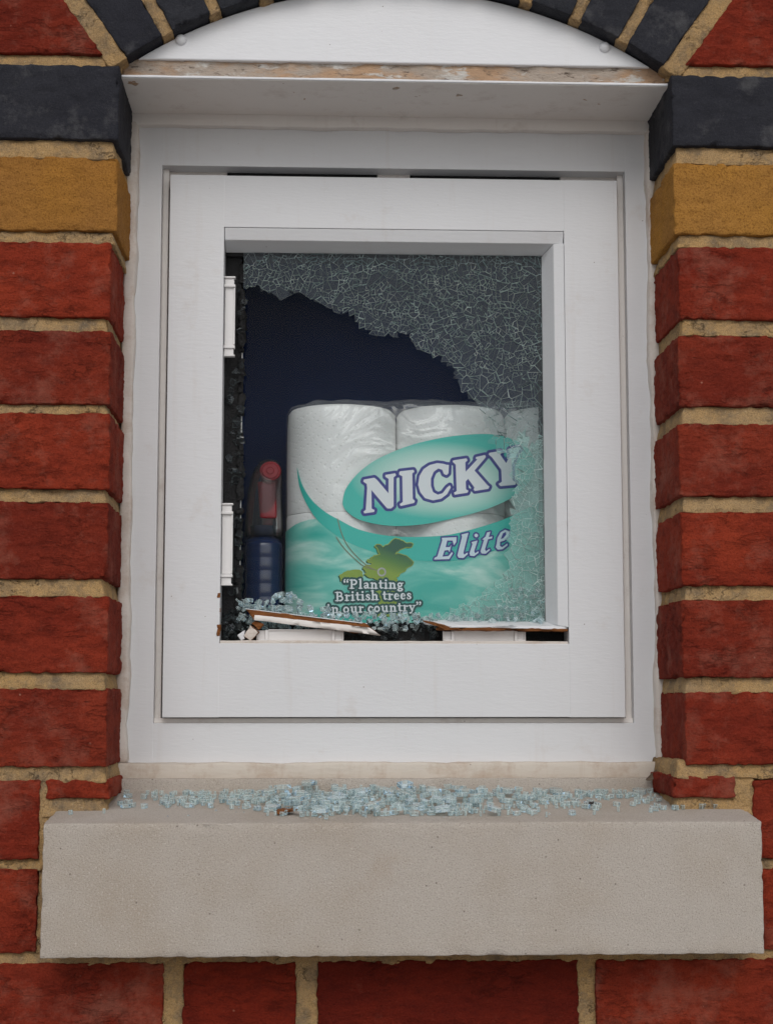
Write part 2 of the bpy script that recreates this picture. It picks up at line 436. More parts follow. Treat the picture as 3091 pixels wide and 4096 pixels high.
def hexa(corners, r, step=None, amp=0.0, freq=60.0, seed=0.0, chip=0.0, mb=None, mi=0, pit=0.0):
    """rounded, slightly rough block. corners: 8 points, index = ix + 2*iy + 4*iz"""
    C = [Vector(c) for c in corners]
    Lx = ((C[1] - C[0]).length + (C[3] - C[2]).length + (C[5] - C[4]).length + (C[7] - C[6]).length) / 4
    Ly = ((C[2] - C[0]).length + (C[3] - C[1]).length + (C[6] - C[4]).length + (C[7] - C[5]).length) / 4
    Lz = ((C[4] - C[0]).length + (C[5] - C[1]).length + (C[6] - C[2]).length + (C[7] - C[3]).length) / 4
    L = (Lx, Ly, Lz)
    stp = step if isinstance(step, tuple) else (step,) * 3
    ax = [axis(l, r, q) for l, q in zip(L, stp)]
    n = [len(a) for a in ax]
    if r > 0: rr = min(r, min(L) * 0.45)
    else: rr = 0
    def place(p):
        q = [max(-L[i] / 2 + rr, min(L[i] / 2 - rr, p[i])) for i in range(3)]
        d = Vector([p[i] - q[i] for i in range(3)])
        if rr > 0 and d.length > 1e-9:
            nrm = d.normalized(); p2 = [q[i] + nrm[i] * rr for i in range(3)]
        else:
            nrm = Vector((0, 0, 0)); p2 = list(p)
            for i in range(3):
                if abs(abs(p[i]) - L[i] / 2) < 1e-9: nrm[i] = math.copysign(1, p[i])
            if nrm.length > 0: nrm.normalize()
        u, v, w = [(p2[i] / L[i] + 0.5) for i in range(3)]
        P = Vector((0, 0, 0)); 
        for k in range(8):
            wt = (u if k & 1 else 1 - u) * (v if k & 2 else 1 - v) * (w if k & 4 else 1 - w)
            P += C[k] * wt
        if amp > 0 or chip > 0:
            s = P * freq + Vector((seed * 7.13, seed * 3.7, seed * 1.9))
            dsp = amp * (noise.fractal(s, 0.9, 2.1, 4) )
            if pit > 0:
                q3 = Vector((P.x * 0.6, P.y, P.z * 1.35)) + Vector((seed * 0.31, seed * 0.17, seed * 0.23))
                t1 = noise.noise(q3 * 95)
                t2 = 1.0 - abs(noise.noise(q3 * 210)) * 2.2
                dsp += pit * (0.55 * noise.noise(q3 * 300) - 1.3 * max(0.0, t1 - 0.12) - 0.5 * max(0.0, t2 - 0.55) * max(0.0, t1 + 0.35))
            if chip > 0:
                near = sum(1 for i in range(3) if abs(abs(p[i]) - L[i] / 2) < rr * 1.01)
                if near >= 2:
                    dsp -= chip * max(0.0, noise.noise(s * 1.7 + Vector((9, 4, 2))) - 0.02) * 2.2
                    dsp -= chip * 0.8 * max(0.0, noise.noise(s * 5.1))
            P += nrm * dsp
        return P
    idx = {}; vs = []; fs = []
    def vid(i, j, k):
        key = (i, j, k)
        if key not in idx:
            idx[key] = len(vs); vs.append(place((ax[0][i], ax[1][j], ax[2][k])))
        return idx[key]
    nx, ny, nz = n
    for i in range(nx - 1):
        for k in range(nz - 1):
            fs.append([vid(i, 0, k), vid(i + 1, 0, k), vid(i + 1, 0, k + 1), vid(i, 0, k + 1)])
            fs.append([vid(i, ny - 1, k), vid(i, ny - 1, k + 1), vid(i + 1, ny - 1, k + 1), vid(i + 1, ny - 1, k)])
    for j in range(ny - 1):
        for k in range(nz - 1):
            fs.append([vid(0, j, k), vid(0, j, k + 1), vid(0, j + 1, k + 1), vid(0, j + 1, k)])
            fs.append([vid(nx - 1, j, k), vid(nx - 1, j + 1, k), vid(nx - 1, j + 1, k + 1), vid(nx - 1, j, k + 1)])
    for i in range(nx - 1):
        for j in range(ny - 1):
            fs.append([vid(i, j, 0), vid(i, j + 1, 0), vid(i + 1, j + 1, 0), vid(i + 1, j, 0)])
            fs.append([vid(i, j, nz - 1), vid(i + 1, j, nz - 1), vid(i + 1, j + 1, nz - 1), vid(i, j + 1, nz - 1)])
    if mb is None: mb = MB()
    mb.add(vs, fs, mi)
    return mb
def bxc(x0, x1, y0, y1, z0, z1):
    return [(x, y, z) for z in (z0, z1) for y in (y0, y1) for x in (x0, x1)]
def box(x0, x1, y0, y1, z0, z1, r=0.0006, **kw):
    """millimetres"""
    return hexa([(a * mm, b * mm, c * mm) for a, b, c in bxc(x0, x1, y0, y1, z0, z1)], r, **kw)

# ------------------------------------------------------------------ ground and the shell of the building
g = MB(); g.add([(-300, -300, -1.55), (300, -300, -1.55), (300, 300, -1.55), (-300, 300, -1.55)], [[0, 1, 2, 3]])
structure(g.build('pavement', M['pave']))
sh = MB()
for a in ((-1300, -258, 125, 330, -1550, 1300), (258, 1300, 125, 330, -1550, 1300), (-258, 258, 107, 330, 600, 1300), (-258, 258, 125, 330, -1550, 50)):
    box(*a, r=0, mb=sh)
structure(sh.build('inner_wall', M['inner']))

# ------------------------------------------------------------------ brick wall
wall = tag(empty('brick_wall', (0, 0.05, -1.55)), 'red brick wall with ochre and blue-black bricks around a small window opening', 'wall')
WINV = Matrix.Translation((0, -0.05, 1.55))
HW = 238.0                      # half width of the opening, mm
R_ARCH, ZC, HALF_ANG, R_OUT = 405.0, 243.6, 35.5, 620.0
seedc = [0.0]
mort = MB()
def in_frame(x0, x1, z0, z1): return x1 > -345 and x0 < 345 and z1 > -255 and z0 < 655
cheap = {}
def brick(quad, mat, y0=0.0, y1=102.0):
    """quad: four (x,z) in mm: bl, br, tl, tr"""
    seedc[0] += 1
    xs = [q[0] for q in quad]; zs = [q[1] for q in quad]
    cx, cz = sum(xs) / 4, sum(zs) / 4
    hi = in_frame(min(xs), max(xs), min(zs), max(zs))
    j = RND.uniform(-0.8, 0.8)
    cs = []
    for (a, b) in ((quad[0], quad[1]), (quad[2], quad[3])):
        for y in (y0 + j, y1):
            for q in (a, b): cs.append(((q[0] - cx) * mm, y * mm, (q[1] - cz) * mm))
    # order: z outer, y, x -> already
    if hi:
        mbk = hexa(cs, 0.0016, (0.0022, 0.0052 if abs(cx) < 360 else 0.02, 0.0022), 0.0008, 75.0, seedc[0], 0.0014, None, 0, {'red_brick': 0.0015, 'ochre_brick': 0.0014, 'blue_black_brick': 0.0006}.get(mat.name, 0.0015))
        me = mbk.mesh('brick', True); me.materials.append(mat)
    else:
        key = (round(max(xs) - min(xs)), round(max(zs) - min(zs)), mat.name, tuple(round(a - cx) for a in xs))
        if key not in cheap:
            cheap[key] = hexa(cs, 0.003, None).mesh('brick', True); cheap[key].materials.append(mat)
        me = cheap[key]
    o = bpy.data.objects.new('brick', me); COL.objects.link(o)
    o.parent = wall; o.matrix_parent_inverse = WINV
    o.location = (cx * mm, 0, cz * mm)
    return o
def rect(x0, x1, z0, z1): return [(x0, z0), (x1, z0), (x0, z1), (x1, z1)]

def skew_x(z, s):            # the line of the arch's skewback, beyond the mortar joint
    a = math.radians(HALF_ANG)
    x_sp, z_sp = R_ARCH * math.sin(a) + 11, ZC + R_ARCH * math.cos(a) - 2
    return s * (x_sp + (z - z_sp) * math.tan(a))
XLIM = 900
def run(z0, z1, start, sgn, first, mat, mat_of=None):
    """lay Flemish bond outwards from a jamb"""
    x = start; kind = first; i = 0
    while abs(x) < XLIM:
        w = {'S': 215.0, 'H': 104.0}[kind]
        if i == 0 and kind == 'H': w = 112.0
        e = x + sgn * w
        m = mat
        brick(rect(min(x, e), max(x, e), z0, z1), m)
        # perpend
        p = e; q = e + sgn * 11
        if in_frame(min(p, q), max(p, q), z0, z1) or i < 1:
            perp(min(p, q), max(p, q), z0, z1)
        x = q; kind = 'H' if kind == 'S' else 'S'; i += 1
def perp(x0, x1, z0, z1):
    seedc[0] += 1
    cs = [(x * mm, y * mm, z * mm) for x, y, z in ((x0 - 1.5, 2.2, z0 - 2), (x1 + 1.5, 2.8, z0 - 2), (x0 - 1.5, 60, z0 - 2), (x1 + 1.5, 60, z0 - 2), (x0 - 1.5, 2.6, z1 + 2), (x1 + 1.5, 3.4, z1 + 2), (x0 - 1.5, 60, z1 + 2), (x1 + 1.5, 60, z1 + 2))]
    hexa(cs, 0.0015, 0.0028, 0.0018, 55, seedc[0], 0.001, mb=mort)
def bed(xa, xb, z0, z1, jamb=0, step=0.0028):
    """weather-struck bed joint between bricks; jamb=+1/-1 gives the side (x of xb / xa) that turns into the reveal"""
    seedc[0] += 1
    t, b = 5.6, 0.8            # recess at the top and at the bottom
    x0t = x0b = xa; x1t = x1b = xb
    if jamb == 1: x1t, x1b = xb - 5.0, xb - 1.8
    if jamb == -1: x0t, x0b = xa + 5.0, xa + 1.8
    z0 -= 1.4; z1 += 1.6
    cs = [(x0b, b, z0), (x1b, b, z0), (x0b, 112, z0), (x1b, 112, z0), (x0t, t, z1), (x1t, t, z1), (x0t, 112, z1), (x1t, 112, z1)]
    hexa([(x * mm, y * mm, z * mm) for x, y, z in cs], 0.0016, step, 0.0019 if step else 0, 55, seedc[0], 0.001, mb=mort)

LC = [(-24.6, 39.2), (51.6, 114.8), (128.2, 192.8), (203.0, 266.7), (274.2, 337.0), (348.0, 412.6), (422.5, 486.6), (501.8, 567.3)]
RC = [(-23.8, 36.6), (48.1, 113.0), (124.4, 186.8), (199.9, 262.0), (276.4, 338.2), (351.6, 415.2), (425.8, 489.0), (503.8, 567.2)]
MATS = ['red'] * 6 + ['yellow', 'blue']
jl = [-236.2, -236.6, -238.2, -238.0, -238.8, -240.2, -236.0, -236.2]
jr = [238.2, 236.6, 237.6, 237.2, 238.4, 240.2, 237.6, 237.4]
for i in range(8):
    m = M[MATS[i]]
    run(LC[i][0], LC[i][1], jl[i], -1, 'H' if i % 2 else 'S', m)
    run(RC[i][0], RC[i][1], jr[i], 1, 'H' if i % 2 else 'S', m)
    if i:
        bed(-350, jl[i], LC[i - 1][1], LC[i][0], 1)
        bed(jr[i], 350, RC[i - 1][1], RC[i][0], -1)
        bed(-XLIM, -350, LC[i - 1][1], LC[i][0], 0, None)
        bed(350, XLIM, RC[i - 1][1], RC[i][0], 0, None)
# beside the sill
for (z0, z1, xl, xr, first) in ((-98.2, -34.6, -289.0, 293.5, 'H'), (-172.2, -105.2, -289.0, 299.0, 'S')):
    run(z0, z1, xl, -1, first, M['red']); run(z0 - 1.5, z1 - 1.5, xr, 1, first, M['red'])
brick(rect(-284.8, -233.0, -50.5, -34.7), M['red']); brick(rect(227.0, 279.0, -50.5, -32.5), M['red'])
perp(-290, -284, -60, -34); perp(279, 294, -60, -34)
bed(-350, -234, -35.5, -22.6, 1); bed(228, 350, -33.5, -21.8, -1)
bed(-XLIM, -350, -35.5, -22.6, 0, None); bed(350, XLIM, -33.5, -21.8, 0, None)
bed(-288, -233, -64, -50, 1); bed(226, 293, -64, -50, -1)
bed(-350, -286, -105.5, -98); bed(292, 350, -107.5, -99)
bed(-XLIM, -350, -105.5, -98, 0, None); bed(350, XLIM, -107.5, -99, 0, None)
box(-290, -274, 3, 90, -172, -58, r=0.0015, step=0.0035, amp=0.0016, freq=60, seed=3, mb=mort)
box(284, 299, 3, 90, -172, -58, r=0.0015, step=0.0035, amp=0.0016, freq=60, seed=5, mb=mort)
# below the sill, full courses
bed(-350, 350, -180.5, -170.0); bed(-XLIM, -350, -183, -171, 0, None); bed(350, XLIM, -183, -171, 0, None)
def full(z0, z1, cuts):
    for a, b in cuts: brick(rect(a, b, z0, z1), M['shaded_maroon'] if -180 < a < 155 else M['red'])
    for (a, b), (c, d) in zip(cuts[:-1], cuts[1:]): perp(b, c, z0, z1)
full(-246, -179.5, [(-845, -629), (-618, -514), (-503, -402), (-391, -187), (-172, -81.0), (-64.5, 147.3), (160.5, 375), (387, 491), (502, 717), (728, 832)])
zz = -257.0
for r_ in range(4):
    off = (-60 if r_ % 2 == 0 else 45)
    cuts = []; x = -XLIM + off; k = 0
    while x < XLIM - 60:
        w = 215 if k % 2 == 0 else 104
        cuts.append((x, x + w)); x += w + 11; k += 1
    for a, b in cuts: brick(rect(a, b, zz - 64, zz), M['red'])
    bed(-XLIM, XLIM, zz - 0.5, zz + 11.5, 0, None)
    zz -= 75
# the arch
def vsr(a0, a1, r0, r1):
    def p(r, a): return (r * math.sin(math.radians(a)), ZC + r * math.cos(math.radians(a)))
    return [p(r0, a0), p(r0, a1), p(r1, a0), p(r1, a1)]
PIT = 2 * HALF_ANG / 11
for k in range(-5, 6):
    g0 = 0.66
    brick(vsr(k * PIT - PIT / 2 + g0, k * PIT + PIT / 2 - g0, R_ARCH, R_OUT), M['blue'])
for k in range(-5, 7):
    a = (k - 0.5) * PIT
    seedc[0] += 1
    ins, outs = [], []
    w0, w1 = (0.80, 0.80)
    if k == -5: w0 = 1.75
    if k == 6: w1 = 1.75
    q = vsr(a - w0, a + w1, R_ARCH - 1.0, R_OUT)
    cs = []
    for (u, v) in ((q[0], q[1]), (q[2], q[3])):
        for y in (2.6, 95):
            for s in (u, v): cs.append((s[0] * mm, y * mm, s[1] * mm))
    hexa(cs, 0.0016, 0.003 if abs(a) > 14 else None, 0.002 if abs(a) > 14 else 0, 55, seedc[0], 0.001, mb=mort)
z0 = 577.0; r_ = 0
while z0 < 980:
    z1 = z0 + 64
    for s in (-1, 1):
        if z0 < 745:
            xa, xb = skew_x(z0, s), skew_x(min(z1, 750), s)
            w = 215 if r_ % 2 == 0 else 160
            e = s * (max(abs(xa), abs(xb)) + w)
            q = [(xa, z0), (e, z0), (xb, z1), (e, z1)] if s > 0 else [(e, z0), (xa, z0), (e, z1), (xb, z1)]
            brick(q, M['red'])
            run(z0, z1, e + s * 11, s, 'H', M['red'])
            lo, hi_ = sorted((skew_x(z1, s), s * 350)) if abs(skew_x(z1, s)) < 350 else (None, None)
            bed(*sorted((s * (abs(skew_x(z1, s)) - 4), s * XLIM)), z1, z1 + 11, 0, None)
        else:
            tt = (z1 - ZC)
            xs_ = math.sqrt(max(0.0, (R_OUT + 8) ** 2 - (z0 - ZC) ** 2)) if (z0 - ZC) < R_OUT + 8 else 6
            run(z0, z1, s * max(6, xs_), s, 'S' if r_ % 2 else 'H', M['red'])
            bed(*sorted((s * max(1, xs_ - 6), s * XLIM)), z1, z1 + 11, 0, None)
    z0 += 75; r_ += 1
bed(-350, skew_x(577, -1) + 5, 566.2, 577.2, 1); bed(skew_x(577, 1) - 5, 350, 565.4, 577.0, -1)
bed(-XLIM, -350, 566.2, 577.2, 0, None); bed(350, XLIM, 565.4, 577.0, 0, None)
# backing mortar behind everything
for a in ((-XLIM, -243, 9, 110, -1550, 1000), (243, XLIM, 9, 110, -1550, 1000), (-243, 243, 9, 110, -1550, -175)):
    box(*a, r=0, mb=mort)
for s in (-1, 1):           # between skewback and extrados
    box(*sorted((s * 236, s * 300)), 12, 110, 566, 700, r=0, mb=mort)
box(-300, 300, 30, 106, 600, 1000, r=0, mb=mort)
mo = mort.build('mortar', M['mortar'], wall); mo.matrix_parent_inverse = WINV

# render strip between the board and the soffit
mo = box(-236.5, 236.5, 20, 60, 563.5, 582, r=0.0012, step=0.003, amp=0.0022, freq=60, seed=31).build('render_strip', M['strip'], wall, True)
mo.matrix_parent_inverse = WINV

# ------------------------------------------------------------------ board under the arch
sb = MB(); N_ = 40
x_end = math.sqrt((R_ARCH - 1.2) ** 2 - (580.3 - ZC) ** 2)
pts = [(-x_end, 580.3), (x_end, 580.3)]
a_end = math.asin(x_end / (R_ARCH - 1.2))
pts += [((R_ARCH - 1.2) * math.sin(a_end - 2 * a_end * i / N_), ZC + (R_ARCH - 1.2) * math.cos(a_end - 2 * a_end * i / N_)) for i in range(1, N_)]
n = len(pts)
sb.add([(x * mm, y * mm, z * mm) for y in (16.5, 30) for x, z in pts], [list(range(n)), list(range(2 * n - 1, n - 1, -1))] + [[i, i + n, (i + 1) % n + n, (i + 1) % n] for i in range(n)])
bo = sb.build('spandrel_board', M['board'])
mod = bo.modifiers.new('bevel', 'BEVEL'); mod.width = 0.0012; mod.segments = 2; mod.limit_method = 'ANGLE'
tag(bo, 'white segment-shaped board filling the arch above the window', 'board')
def dome(cx, cy, cz, r, h, seg=20):
    mbd = MB(); vs = []; fs = []
    rings = 6
    for i in range(rings):
        t = i / rings * math.pi / 2
        for k in range(seg):
            a = 2 * math.pi * k / seg
            vs.append((cx + r * math.cos(t) * math.cos(a), cy - h * math.sin(t), cz + r * math.cos(t) * math.sin(a)))
    vs.append((cx, cy - h, cz))
    for i in range(rings - 1):
        for k in range(seg): fs.append([i * seg + k, i * seg + (k + 1) % seg, (i + 1) * seg + (k + 1) % seg, (i + 1) * seg + k])
    for k in range(seg): fs.append([(rings - 1) * seg + k, (rings - 1) * seg + (k + 1) % seg, len(vs) - 1])
    mbd.add(vs, fs); return mbd
for x in (-186, 183): dome(x * mm, 0.0166, 0.5978, 0.0050, 0.0042).build('screw_cap', M['board'], bo, True)

# soffit trim
so = MB()
hexa([(x * mm, y * mm, z * mm) for x, y, z in ((-236.5, 15, 562.0), (238.5, 15, 562.0), (-236.5, 104, 562.0), (238.5, 104, 562.0), (-236.5, 15, 564.6), (238.5, 15, 564.6), (-236.5, 104, 566), (238.5, 104, 566))], 0.0008, mb=so)
so = so.build('soffit_trim', M['soffit'])
tag(so, 'grubby white plastic soffit strip over the window head', 'trim')
box(-236.5, 238.5, 13.5, 17.4, 562.6, 564.9, r=0.0008, step=0.01, amp=0.0004, seed=8).build('front_lip', M['board'], so)

# ------------------------------------------------------------------ stone sill
sill = tag(empty('stone_sill', (0, 0, -0.1685)), 'pale cast-stone window sill projecting from the brick wall', 'sill')
SINV = Matrix.Translation((0, 0, 0.1685))
def sill_z(y): return -66.2 + (y + 50) * 0.1235          # top surface, mm
b_ = hexa([(x * mm, y * mm, z * mm) for x, y, z in ((-278.3, -50, -168.8), (286.4, -50, -168.8), (-277, 92, -168.8), (287, 92, -168.8), (-278, -50, -66.2), (286.6, -50, -66.2), (-275.5, 92, sill_z(92)), (287.4, 92, sill_z(92)))], 0.0013, 0.0045, 0.0002, 90, 4, 0.0009)
o = b_.build('body', M['stone'], sill, True); o.matrix_parent_inverse = SINV
o = box(-239.5, 240.5, 85.3, 124, -56, -37.9, r=0.001, step=0.006, amp=0.0006, freq=90, seed=2, chip=0.0005).build('upstand', M['stone'], sill, True); o.matrix_parent_inverse = SINV

# ------------------------------------------------------------------ window
win = tag(empty('casement_window', (0, 0.13, -0.022)), 'white painted timber casement window with its pane smashed', 'window')
VINV = Matrix.Translation((0, -0.13, 0.022))
def wpart(mb, name, mat, smooth=False, origin=None, parent=None):
    o = mb.build(name, mat, None, smooth, origin)
    if parent is None:
        o.parent = win; o.matrix_parent_inverse = VINV
    else:
        o.parent = parent; o.matrix_parent_inverse = parent.matrix_basis.inverted() @ win.matrix_basis.inverted() if False else (VINV.inverted() if False else Matrix())
    return o
FY = 108
wpart(box(-238, -209, FY, 180, -27, 556, r=0.0005), 'frame_jamb', M['white'])
wpart(box(216.6, 243, FY, 180, -27, 556, r=0.0005), 'frame_jamb', M['white'])
wpart(box(-211, 218.6, FY + 0.12, 179, 516, 556, r=0.0005), 'frame_head', M['white'])
wpart(box(-211, 218.6, FY + 0.12, 179, -27, 9.6, r=0.0005), 'frame_rail', M['white'])
# rebate stops behind the sash, with the two vent slots
stop = MB()
for a in ((-209, -203.5, 118, 150, 9.6, 516), (211, 216.6, 118, 150, 9.6, 516), (-209, -151, 126, 150, 500, 527), (-11.6, 18.6, 126, 150, 500, 527), (159.3, 216.6, 126, 150, 500, 527), (-209, 216.6, 113, 150, 9.6, 14.0), (-151, -11.6, 126, 150, 523.4, 527), (18.6, 159.3, 126, 150, 523.4, 527)):
    box(*a, r=0.0006, mb=stop)
wpart(stop, 'rebate_stop', M['soffit'])
for x0, x1 in ((-151, -11.6), (18.6, 159.3)):
    wpart(box(x0 + 0.5, x1 - 0.5, 127.2, 149, 498, 523.3, r=0.0004), 'vent_slot', M['void'])
# sash
SY = 102
wpart(box(-201, -151.6, SY, 152, 14.6, 505.6, r=0.0005), 'sash_stile', M['white'])
wpart(box(158.4, 208, SY, 152, 14.6, 505.6, r=0.0005), 'sash_stile', M['white'])
wpart(box(-153.4, 160.2, SY + 0.12, 151, 457, 505.4, r=0.0005), 'sash_rail', M['white'])
wpart(box(-153.4, 160.2, SY + 0.12, 151, 14.8, 79.6, r=0.0005), 'sash_rail', M['white'])
# beads: flat face then a slope back to the glass
def bead(p, dx, dz):
    pass
top = MB()
hexa([(x * mm, y * mm, z * mm) for x, y, z in ((-151.2, 105.5, 446), (158.2, 105.5, 446), (-151.2, 124, 439), (140, 124, 439), (-151.2, 102.6, 456.7), (158.2, 102.6, 456.7), (-151.2, 124, 456.7), (158.2, 124, 456.7))], 0.0008, mb=top)
wpart(top, 'glazing_bead', M['white'])
rb = MB()
hexa([(x * mm, y * mm, z * mm) for x, y, z in ((149, 105.2, 96), (158.2, 102.6, 94), (140, 124, 100), (158.2, 124, 94), (149, 105.2, 445.7), (158.2, 102.6, 445.9), (140, 124, 438.8), (158.2, 124, 445.9))], 0.0008, mb=rb)
wpart(rb, 'glazing_bead', M['white'])
# what is left of the bottom bead: a wedge with a split brown edge
lb = MB()
hexa([(x * mm, y * mm, z * mm) for x, y, z in ((52, 104, 94.2), (157.9, 103.2, 92.6), (30, 124, 97.5), (157.9, 124, 92.5), (60, 106, 96.6), (157.9, 104.0, 95.0), (29, 124, 102.3), (141, 124, 100.4))], 0.0005, 0.006, 0.0005, 90, 12, 0.0006, mb=lb)
pb = wpart(lb, 'broken_bead', M['white'], True)
pb['label'] = 'split remaining length of white bottom bead with brown wood showing'
ls = MB()
hexa([(x * mm, y * mm, z * mm) for x, y, z in ((50, 103.6, 91.4), (157.7, 103.4, 90.8), (40, 116, 91.8), (157.7, 118, 91), (50, 103.7, 94.3), (157.7, 102.9, 93.0), (40, 116, 94.4), (157.7, 118, 92.9))], 0.0004, 0.003, 0.0012, 120, 14, 0.0008, mb=ls)
hexa([(x * mm, y * mm, z * mm) for x, y, z in ((48, 104.5, 91.7), (54, 104, 91.7), (28, 116, 100.3), (60, 116, 92), (48, 104.6, 95.5), (54, 104.2, 94.6), (28.5, 116, 101.6), (60, 116, 95.2))], 0.0004, 0.003, 0.0008, 120, 15, 0.0005, mb=ls)
wpart(ls, 'split_edge', M['wood'], True)
# rebate lining: black cavity behind the missing beads
blk = MB()
for a in ((-151.3, -136.5, 130, 150, 80, 456), (-151.3, 158, 130, 150, 80, 99.5), (139.2, 158, 125, 150, 99, 446), (-151.3, 158, 125, 150, 436.5, 456)):
    box(*a, r=0.0008, step=0.006, amp=0.0009, freq=80, seed=21, mb=blk)
for i in range(46):
    z_ = RND.uniform(84, 430); w_ = RND.uniform(0.8, 3.6); h_ = RND.uniform(4, 22)
    box(-139, -136.2 + w_, 127.5, 134, z_ - h_ / 2, z_ + h_ / 2, r=0.0008, step=0.002, amp=0.0022, freq=170, seed=z_, chip=0.002, mb=blk)
wpart(blk, 'edge_seal', M['black'], True)
# ledge at the bottom of the rebate
wpart(box(-151.2, 158, 102.9, 130, 79.2, 82.0, r=0.0006, step=0.012, amp=0.0005, seed=6), 'rebate_ledge', M['seal'])
wpart(box(-136.0, -135.2, 132.5, 138, 100, 405, r=0.0002), 'spacer_edge', M['alu'])
# packers
def packer(x0, x1, z0, z1, y, vertical):
    mbp = MB()
    if vertical:
        L = z1 - z0
        box(x0 + 0.6, x1 - 0.4, y + 1.6, y + 5, z0 + L * 0.14, z1 - L * 0.13, r=0.0004, mb=mbp)
        box(x1 - 1.6, x1 - 0.2, y, y + 5, z0 + L * 0.15, z1 - L * 0.14, r=0.0004, mb=mbp)
        for a, b in ((z0, z0 + 1.6), (z0 + L * 0.10, z0 + L * 0.135), (z1 - 1.6, z1), (z1 - L * 0.135, z1 - L * 0.10)):
            box(x0, x1, y - 1.2, y + 5, a, b, r=0.0005, mb=mbp)
        for a, b in ((z0 + 1.6, z0 + L * 0.10), (z1 - L * 0.10, z1 - 1.6)):
            box(x0 + 0.3, x1 - 1.2, y + 0.6, y + 5, a, b, r=0.0006, mb=mbp)
    else:
        L = x1 - x0
        box(x0 + L * 0.13, x1 - L * 0.13, y + 1.6, y + 6, z0, z1 - 0.8, r=0.0005, mb=mbp)
        box(x0 + L * 0.135, x1 - L * 0.135, y, y + 6, z1 - 1.3, z1, r=0.0004, mb=mbp)
        for a, b in ((x0, x0 + 1.0), (x0 + L * 0.10, x0 + L * 0.135), (x1 - 1.0, x1), (x1 - L * 0.135, x1 - L * 0.10)):
            box(a, b, y - 1.0, y + 6, z0, z1 - 0.6, r=0.0004, mb=mbp)
        for a, b in ((x0 + 1.0, x0 + L * 0.10), (x1 - L * 0.10, x1 - 1.0)):
            box(a, b, y + 1.2, y + 6, z0, z1 - 1.0, r=0.0005, mb=mbp)
            box(a, b, y - 1.4, y + 2, z0, z0 + 1.6, r=0.0005, mb=mbp)
    wpart(mbp, 'glazing_packer', M['packer'])
packer(-151.4, -141.3, 339.3, 413.4, 111, True)
packer(-151.6, -141.2, 131.3, 205.3, 111, True)
packer(-119.5, -42, 82.1, 92.6, 113, False)
packer(46.8, 121, 82.1, 92.0, 113, False)
# chipped paint along the left stile
for z, h, w in ((122, 4, 0.8), (109, 3.5, 0.7), (91, 10, 1.3)):
    wpart(box(-153.3 - w * 0.5, -151.1, 101.5, 106, z - h / 2, z + h / 2, r=0.0006, step=0.0015, amp=0.0012, freq=200, seed=z), 'paint_scar', M['wood'], True)
# sealant beads
for x0, x1, sd_ in ((-242, -230.5, 1), (235, 245, 2)):
    wpart(box(x0, x1, 98.5, 125, -24, 556, r=0.003, step=0.006, amp=0.0026, freq=26, seed=sd_), 'sealant', M['seal'], True)
wpart(box(-238, 241, 99.5, 125, 551.3, 567, r=0.0015, step=0.007, amp=0.0012, freq=40, seed=9), 'sealant', M['soffit'], True)
wpart(box(-240, 241.5, 95, 125, -40, -24.6, r=0.0022, step=0.006, amp=0.0016, freq=30, seed=11), 'sealant', M['sealdark'], True)
# inner pane and interior board
wpart(box(-150, 157, 141, 145, 84, 452, r=0), 'inner_pane', M['pane'])

structure(box(-257, 257, 152.5, 320, 50.2, 99.5, r=0.001).build('inner_window_board', M['inner']))
bl = MB(); nb = 60
vs = [((-0.30 + 0.60 * i / nb), 0.300, z) for z in (0.06, 0.66) for i in range(nb + 1)]
bl.add(vs, [[i, i + 1, i + 2 + nb, i + 1 + nb] for i in range(nb)])
bl = bl.build('roller_blind', M['blind'], None, True)
so_ = bl.modifiers.new('thick', 'SOLIDIFY'); so_.thickness = 0.0008
bl.location = (0, 0.012, 0)
tag(bl, 'plain navy blue blind hanging behind the toilet rolls', 'blind')

# ------------------------------------------------------------------ cracked pane
BREAK = [(-1340, 4054), (-1264, 4072), (-1200, 4055), (-1073, 3996), (-988, 3980), (-924, 4028), (-818, 4038), (-733, 3982), (-648, 3918), (-542, 3889), (-435, 3842), (-338, 3822), (-299, 3753), (-223, 3697), (-159, 3650), (-53, 3621), (75, 3639), (169, 3640), (211, 3567), (266, 3507), (372, 3448), (479, 3418), (542, 3345), (606, 3281), (648, 3174), (711, 3088), (774, 3024), (838, 2960), (858, 2853), (900, 2768), (942, 2704), (920, 2640), (984, 2576), (1055, 2512), (1080, 2448), (1113, 2321), (1154, 2236), (1111, 2108), (1084, 1896), (1091, 1770), (1065, 1643), (1089, 1517), (1029, 1412), (919, 1327), (835, 1256), (721, 1193), (616, 1138), (490, 1075), (365, 1013)]
region = [(x / 10, z / 10) for x, z in BREAK] + [(139.6, 101.0), (139.6, 438.6), (-134.0, 438.6)]
def inside(p, poly):
    c = False; j = len(poly) - 1
    for i in range(len(poly)):
        (xi, yi), (xj, yj) = poly[i], poly[j]
        if (yi > p[1]) != (yj > p[1]) and p[0] < (xj - xi) * (p[1] - yi) / (yj - yi) + xi: c = not c
        j = i
    return c
def clip(poly, a, b, c):            # keep a*x+b*z<=c
    out = []
    for i in range(len(poly)):
        p, q = poly[i], poly[(i + 1) % len(poly)]
        dp, dq = a * p[0] + b * p[1] - c, a * q[0] + b * q[1] - c
        if dp <= 0: out.append(p)
        if (dp < 0 < dq) or (dq < 0 < dp):
            t = dp / (dp - dq); out.append((p[0] + (q[0] - p[0]) * t, p[1] + (q[1] - p[1]) * t))
    return out
gr = random.Random(5)
def area(pl): return abs(sum(pl[i][0] * pl[(i + 1) % len(pl)][1] - pl[(i + 1) % len(pl)][0] * pl[i][1] for i in range(len(pl)))) / 2
pts = []; grid = {}
